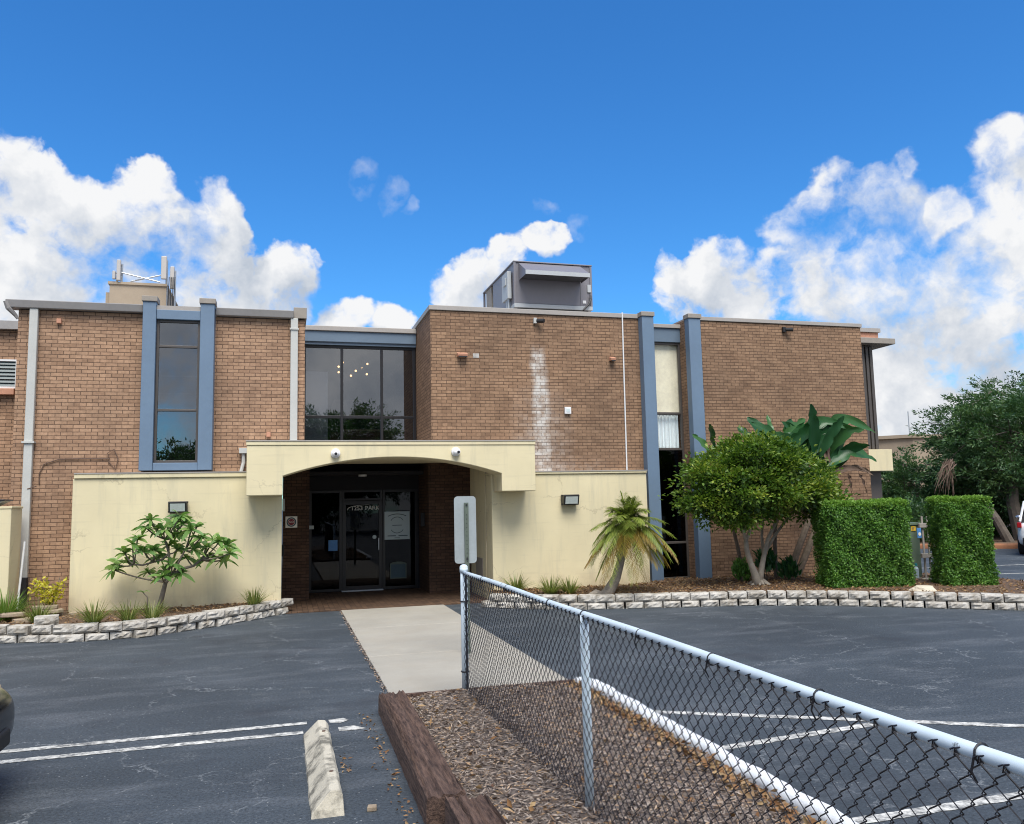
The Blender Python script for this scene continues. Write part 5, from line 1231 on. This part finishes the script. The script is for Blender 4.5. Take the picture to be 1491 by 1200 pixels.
# gate, cabinet, bottles, rock
gt = thing('wooden_gate', 'weathered grey wooden gate between the two clipped hedges', 'gate', (12.4, 14.0, .15))
YG = 13.95
for k, (x0, x1, yt, yb) in enumerate(((1341, 1347, 752, 842), (1348, 1353.5, 752, 845), (1354.5, 1361, 754, 848))):
    a = at(x0, yt, YG+.02*k); b = at(x1, yb, YG+.02*k); box(a[0], b[0]-.004+.06, YG+.004*k, YG+.022+.004*k, .18, a[2]).build('board', 'gate_wood', gt, .004)
a = at(1336, 762, YG); b = at(1372, 765, YG); box(a[0], b[0], YG-.05, YG-.002, a[2]-.09, a[2]).build('rail', 'gate_wood', gt, .006)
a = at(1340, 806, YG); box(a[0], b[0], YG-.05, YG-.002, a[2]-.09, a[2]).build('rail', 'gate_wood', gt, .006)
a = at(1362, 752, YG); box(a[0]+.05, a[0]+.15, YG-.04, YG+.06, .1, a[2]).build('gate_post', 'gate_wood', gt, .006)
ca = thing('utility_cabinet', 'green utility cabinet half hidden behind the wide hedge', 'cabinet', (12.05, 14.1, .2))
a = at(1318, 765, 14.15); b = at(1341, 842, 14.15); box(a[0], b[0], 14.1, 14.4, .12, a[2]).build('body', 'cabinet_green', ca, .012); box(a[0]-.02, b[0]+.02, 14.07, 14.42, a[2], a[2]+.05).build('lid', 'cabinet_green', ca, .008)
a = at(1327, 766, 14.08); box(a[0], a[0]+.11, 14.088, 14.098, a[2]-.10, a[2]-.005).build('sticker', 'sticker_yellow', ca)
for k in range(3): box(a[0]+.015, a[0]+.08-.015*k, 14.084, 14.0875, a[2]-.04-.022*k, a[2]-.03-.022*k).build('print', 'ink_dark', ca)
def bottle(px, py, h, r, mats, lab):
    b = at(px, py, 13.85); o = thing('bottle', lab, 'bottle', b)
    MB().tube([(b[0], b[1], b[2]), (b[0], b[1], b[2]+h*.62), (b[0], b[1], b[2]+h*.78), (b[0], b[1], b[2]+h*.82)], [r, r, r*.45, r*.45], 14).build('body', mats[0], o)
    MB().tube([(b[0], b[1], b[2]+h*.82), (b[0], b[1], b[2]+h)], [r*.62, r*.5], 12).build('cap', mats[1], o)
    box(b[0]-.07, b[0]+.07, b[1]-.05, b[1]+.05, b[2]-.03, b[2]-.002).build('shelf', 'gate_wood', o)
bottle(1335, 841, .28, .045, ('bottle_clear', 'bottle_teal'), 'clear bottle with a teal top standing at the foot of the gate')
bt = at(1338, 782, 13.9); hb = thing('hanging_tag', 'blue and white tag hanging on the wooden gate', 'tag', bt)
box(bt[0]-.05, bt[0]+.05, 13.88, 13.892, bt[2]-.02, bt[2]+.18).build('card', 'label_blue', hb, .004); MB().disc((bt[0]+.005, 13.878, bt[2]+.06), .035, 16, 'y', .003).build('print', 'ink_white', hb)
MB().tube([(bt[0], 13.886, bt[2]+.18), (bt[0], 13.895, bt[2]+.26)], .004, 5).build('string', 'cable', hb)
rk = MB().sphere((0, 0, 0), 1, 20, 12); rd = random.Random(5)
q = on_ground(1350, 862, .2); bmv = []
for v in rk.v:
    s = 1+.13*math.sin(v[0]*4+1)+.1*math.sin(v[1]*5+v[2]*3)+rd.uniform(-.05, .05); bmv.append((q[0]+v[0]*.27*s, q[1]+.1+v[1]*.2*s, .19+max(-.05, min(.11, v[2]*.14*s))))
rk.v = bmv; tag(rk.build('garden_rock', 'pale_rock', smooth=False), 'pale flat rock on the mulch in front of the gate', 'rock')
m = MB().box(-.14, .14, -.07, .07, 0, .045); q = on_ground(1352, 845, .2); m.v = [(v[0]+q[0], v[1]+q[1], v[2]+.2) for v in m.v]; tag(m.build('paving_stone', 'pale_rock', bevel=.012), 'small pale paving stone at the foot of the wooden gate', 'paving stone')

# ------------------------------------------------------------------ background: trees, shrubs, building
def spray_tree(name, label, base, crown, n_spray, leaves, size, trunks, seed, group=None, mat='leaf_oak'):
    r = np.random.default_rng(seed); o = thing(name, label, 'tree', base, group); cx_, cy_, cz_, rx, ry, rz = crown; Ps = []; Ds = []; br = MB()
    for t in trunks: br.tube([Vector(p) for p in t[0]], t[1], 9)
    c0 = Vector((cx_, cy_, cz_))
    for s in range(n_spray):
        d = r.normal(size=3); d /= np.linalg.norm(d); rr = r.uniform(.25, 1)**.55; e = np.array([cx_, cy_, cz_])+d*np.array([rx, ry, rz])*rr
        e[2] += .35*math.sin(e[0]*1.3+seed)+.25*math.sin(e[1]*1.7)
        out = d*np.array([1, 1, .35])+r.normal(size=3)*.35+np.array([0, 0, .12]); out /= np.linalg.norm(out); ln = r.uniform(.55, 1.2)*min(rx, 3)*.42
        if s % 3 == 0: br.tube([Vector(e-out*ln*.9), Vector(e), Vector(e+out*ln*.8)], [.03, .02, .006], 4, caps=False)
        t = r.uniform(0, 1, leaves); side = r.normal(size=(leaves, 3))*np.array([1, 1, .5])
        P = e+out*(t*ln)[:, None]+side*(.05+.20*np.sin(np.pi*np.clip(t, .05, .95)))[:, None]*ln*.55 - np.array([0, 0, 1])*(t*t*ln*.18)[:, None]
        Ps.append(P); Ds.append(out*.9+side*.5+r.normal(size=(leaves, 3))*.4)
    P = np.concatenate(Ps); D = np.concatenate(Ds); k = len(P)
    leaf_mesh('crown', mat, P, D, r.uniform(.7, 1.3, k)*size, r.uniform(.7, 1.2, k)*size*.42, o); br.build('trunk', 'bark_dark', o); return o
t1 = spray_tree('oak_tree', 'largest dark green feathery tree at the right edge behind the white car', (25.5, 24.5, 0), (29.6, 26.2, 3.4, 4.2, 3.0, 2.6), 1000, 85, .15,
    [([at(1474, 799, 24.3), at(1463, 778, 24.4), at(1450, 755, 24.6), at(1438, 735, 25)], [.2, .17, .15, .1]), ([(26.9, 24.8, -.1), (26.8, 25, 1.5), (27.5, 25.5, 3.5)], [.28, .22, .12]), ([(28.6, 26, -.1), (28.7, 26, 2), (29.6, 26, 4)], [.3, .25, .12])], 11, 'trees beyond the right hedge')
t2 = spray_tree('oak_tree', 'lower green tree right of the dark bay in front of the tan building', (25.6, 30, 0), (27.8, 30, 1.75, 2.9, 2.2, 1.4), 560, 80, .15,
    [([(26, 30, -.1), (26, 30, 1.4), (26.4, 30, 3.2)], [.25, .2, .1])], 12, 'trees beyond the right hedge')
t3 = spray_tree('oak_tree', 'tall tree with a thin open top above the right edge', (36, 33, 0), (37, 33, 4.8, 3.8, 3.0, 3.0), 420, 75, .16,
    [([(36, 33, -.1), (36, 33, 2.4), (36.5, 33, 5.2)], [.4, .3, .15])], 13, 'trees beyond the right hedge')
# hanging dead branch
dm = MB(); rd = random.Random(8); b0 = Vector(at(1383, 672, 23.5))
for k in range(34):
    a = b0+Vector((rd.uniform(-.2, .2), rd.uniform(-.1, .1), rd.uniform(-.1, .1))); e = b0+Vector((rd.uniform(-.75, .2), rd.uniform(-.2, .2), rd.uniform(-1.35, -.5))); dm.tube([a, (a+e)/2+Vector((rd.uniform(-.1, .1), 0, .1)), e], [.018, .013, .005], 4)
tag(dm.build('dead_branch', 'leaf_dead'), 'grey dead branch hanging in the trees above the narrow hedge', 'branch')
n = 7000
for k, (x, y, rx, rz, lab) in enumerate(((23.6, 26.5, 2.2, 1.0, 'dark shrub under the trees left of the leaning trunk'), (28.5, 28.5, 3.2, 1.3, 'dark shrub under the trees behind the white car'), (22.0, 29.5, 2.0, 1.5, 'dark shrub behind the gate under the lower tree'))):
    o = thing('shrub', lab, 'shrub', (x, y, 0), 'shrubs under the far trees'); lobes_leaves('leaves', 'leaf_oak', [(x, y, rz*.75, rx, 1.2, rz)], 3200, .2, .09, o, zcut=.02, seed=20+k, shell=(.3, 1.05))
    s = MB()
    for j in range(7): s.tube([(x+random.uniform(-.6, .6), y, -.05), (x+random.uniform(-1, 1), y+random.uniform(-.5, .5), rz)], .025, 5)
    s.build('stem', 'bark_dark', o)
struct('planting_strip', MB().prism([(21.5, 24.6), (24.0, 22.7), (34, 20.5), (60, 20.5), (60, 60), (14, 60), (14.5, 33)], 'z', -.05, .10), 'mulch_soil', 'brown planting strip under the far trees', 'planting strip')
kerb_path([(14.45, 33), (21.5, 24.5), (24.0, 22.6), (34, 20.4), (44, 20)], .22, .17, 'red_kerb', 'red_kerb', 'reddish brown kerb in front of the far trees', 'kerb')
tb = thing('tan_building', 'long tan building behind the trees at the right', 'building', (45, 50, 0))
MB().prism([(36.5, 49), (40.4, 45), (75, 45), (75, 70), (36.5, 70)], 'z', -.1, 5.62).build('wall', 'tan_wall', tb); MB().prism([(36.3, 48.9), (40.3, 44.85), (75.2, 44.85), (75.2, 70.2), (36.3, 70.2)], 'z', 5.62, 5.84).build('coping', 'tan_wall', tb)
m = MB()
for k in range(9): m.box(41.5+3.4*k, 43.2+3.4*k, 44.96, 45.02, 1.0, 2.6)
m.build('window', 'car_glass', tb)
tag(MB().tube([(41.06, 46, 5.8), (41.06, 46, 7.5)], .035, 6).build('roof_mast', 'galv'), 'thin pole on the roof of the tan building', 'mast')

# trees across the street, seen only as reflections in the upper windows
for k, (x, y, s, lab) in enumerate(((3.6, -24, 1.42, 'dark tree mirrored in the big upper window'), (-7.8, -23, 1.75, 'dark tree mirrored in the blue framed window'))):
    src = t1 if k == 0 else t2; bx, by = ((29.6, 26.2) if k == 0 else (27.8, 30)); o = bpy.data.objects.new('street_tree', None); COL.objects.link(o); tag(o, lab, 'tree', 'trees across the street')
    o.scale = (s*.85, s, s*1.02); o.location = (x-(bx-src.location.x)*s*.85, y-(by-src.location.y)*s, 0)
    for c_ in src.children: d_ = c_.copy(); COL.objects.link(d_); d_.parent = o

# ------------------------------------------------------------------ cars
def car(label, loc, ang, paint, suv):
    o = thing('parked_car', label, 'car', loc); o.rotation_euler = (0, 0, ang); hr = 1.68 if suv else 1.44
    # stations: x, half width, z low, z shoulder, z hood/deck edge
    S = [(-2.30, .70, .42, .70, .86), (-2.22, .82, .32, .78, 1.0), (-2.0, .90, .26, .84, 1.04), (-1.4, .925, .22, .86, 1.04), (-.5, .93, .20, .86, 1.0), (.6, .93, .20, .84, .98), (1.2, .92, .22, .80, .96), (1.75, .90, .24, .74, .86), (2.05, .83, .26, .66, .78), (2.22, .72, .30, .58, .70), (2.30, .55, .36, .52, .62)]
    mb = MB(); k = 11
    for (x, w, zl, zs, zh) in S:
        mb.v += [(x, -w*.86, zl), (x, -w*.98, zl+.10), (x, -w, (zl+zs)/2+.05), (x, -w*.985, zs), (x, -w*.90, zh), (x, 0, zh+.035), (x, w*.90, zh), (x, w*.985, zs), (x, w, (zl+zs)/2+.05), (x, w*.98, zl+.10), (x, w*.86, zl)]
    for i in range(len(S)-1):
        for j in range(k): q = i*k+j; q2 = i*k+(j+1) % k; mb.f.append((q, q2, q2+k, q+k))
    mb.f += [tuple(range(k)), tuple(range((len(S)-1)*k, len(S)*k))]
    def loc_build(mb, name, mat, par=o, bev=0, sm=False):
        b = mb.build(name, mat, None, bev, sm); b.parent = par; return b
    body = loc_build(mb, 'body', paint, sm=True); sb = body.modifiers.new('s', 'SUBSURF'); sb.levels = 1; sb.render_levels = 2
    gx = [(-2.05, .74, 1.02), (-1.75 if suv else -1.25, .62, hr-.06), (-.4, .64, hr), (.35, .62, hr-.04), (1.25, .76, .97)]
    mb = MB()
    for (x, w, z) in gx: mb.v += [(x, -w-.12 if z > 1.1 else -w, 1.0 if z > 1.1 else z-.04), (x, -w, z-.02), (x, 0, z+.02), (x, w, z-.02), (x, w+.12 if z > 1.1 else w, 1.0 if z > 1.1 else z-.04)]
    for i in range(len(gx)-1):
        for j in range(4): q = i*5+j; mb.f.append((q, q+1, q+6, q+5))
    loc_build(mb, 'window', 'car_glass', sm=True)
    mb = MB()
    for (x, w, z) in gx[1:4]: mb.v += [(x, -w*1.01, z-.012), (x, 0, z+.032), (x, w*1.01, z-.012)]
    for i in range(2):
        for j in range(2): q = i*3+j; mb.f.append((q, q+1, q+4, q+3))
    rf = loc_build(mb, 'roof', paint, sm=True); sd = rf.modifiers.new('s', 'SOLIDIFY'); sd.thickness = .02
    for s in (-1, 1):
        mb = MB()
        for a, b in (((1.25, .80, .97), (.35, .66, hr-.03)), ((-2.05, .79, 1.02), (gx[1][0], .66, hr-.05)), ((-.35, .77, 1.0), (-.4, .68, hr-.01))): mb.tube([(a[0], s*a[1], a[2]), (b[0], s*b[1], b[2])], .035, 6)
        loc_build(mb, 'pillar', paint)
        for x in (-1.42, 1.38):
            w = loc_build(MB().tube([(x, s*.70, .335), (x, s*.72, .335), (x, s*.915, .335), (x, s*.93, .335)], [.29, .335, .335, .30], 28), 'wheel', 'tyre')
            loc_build(MB().tube([(x, s*.90, .335), (x, s*.936, .335)], [.225, .20], 20), 'rim', 'chrome', w)
        loc_build(MB().sphere((2.02, s*.70, .67), .12, 14, 10, .62), 'headlight', 'headlight', sm=True)
        loc_build(MB().box(-2.30, -2.12, s*.80-.06, s*.80+.06, .84, 1.0), 'tail_light', 'tail_red', bev=.02)
        loc_build(MB().sphere((.78, s*1.04, 1.08), .11, 12, 8, .7), 'mirror', 'chrome' if suv else paint, sm=True)
        loc_build(MB().box(-.35, -.2, s*.928-.008, s*.928+.008, .88, .91), 'handle', 'chrome', bev=.004)
    loc_build(MB().box(-2.335, -2.2, -.74, .74, .30, .55), 'bumper', 'black_plastic', bev=.03); loc_build(MB().box(2.16, 2.312, -.35, .35, .36, .48), 'grille', 'black_plastic', bev=.02)
    return o
car('dark car cut off by the left edge below the white lines', (-4.10, 6.25, 0), R(0), 'car_black', False)
aW = R(38); rl = Vector((-2.25*math.cos(aW)-.9*math.sin(aW), -2.25*math.sin(aW)+.9*math.cos(aW), 0))
car('white car parked at the right edge by the red kerb', (21.47-rl.x, 20.0-rl.y, 0), aW, 'car_white', True)
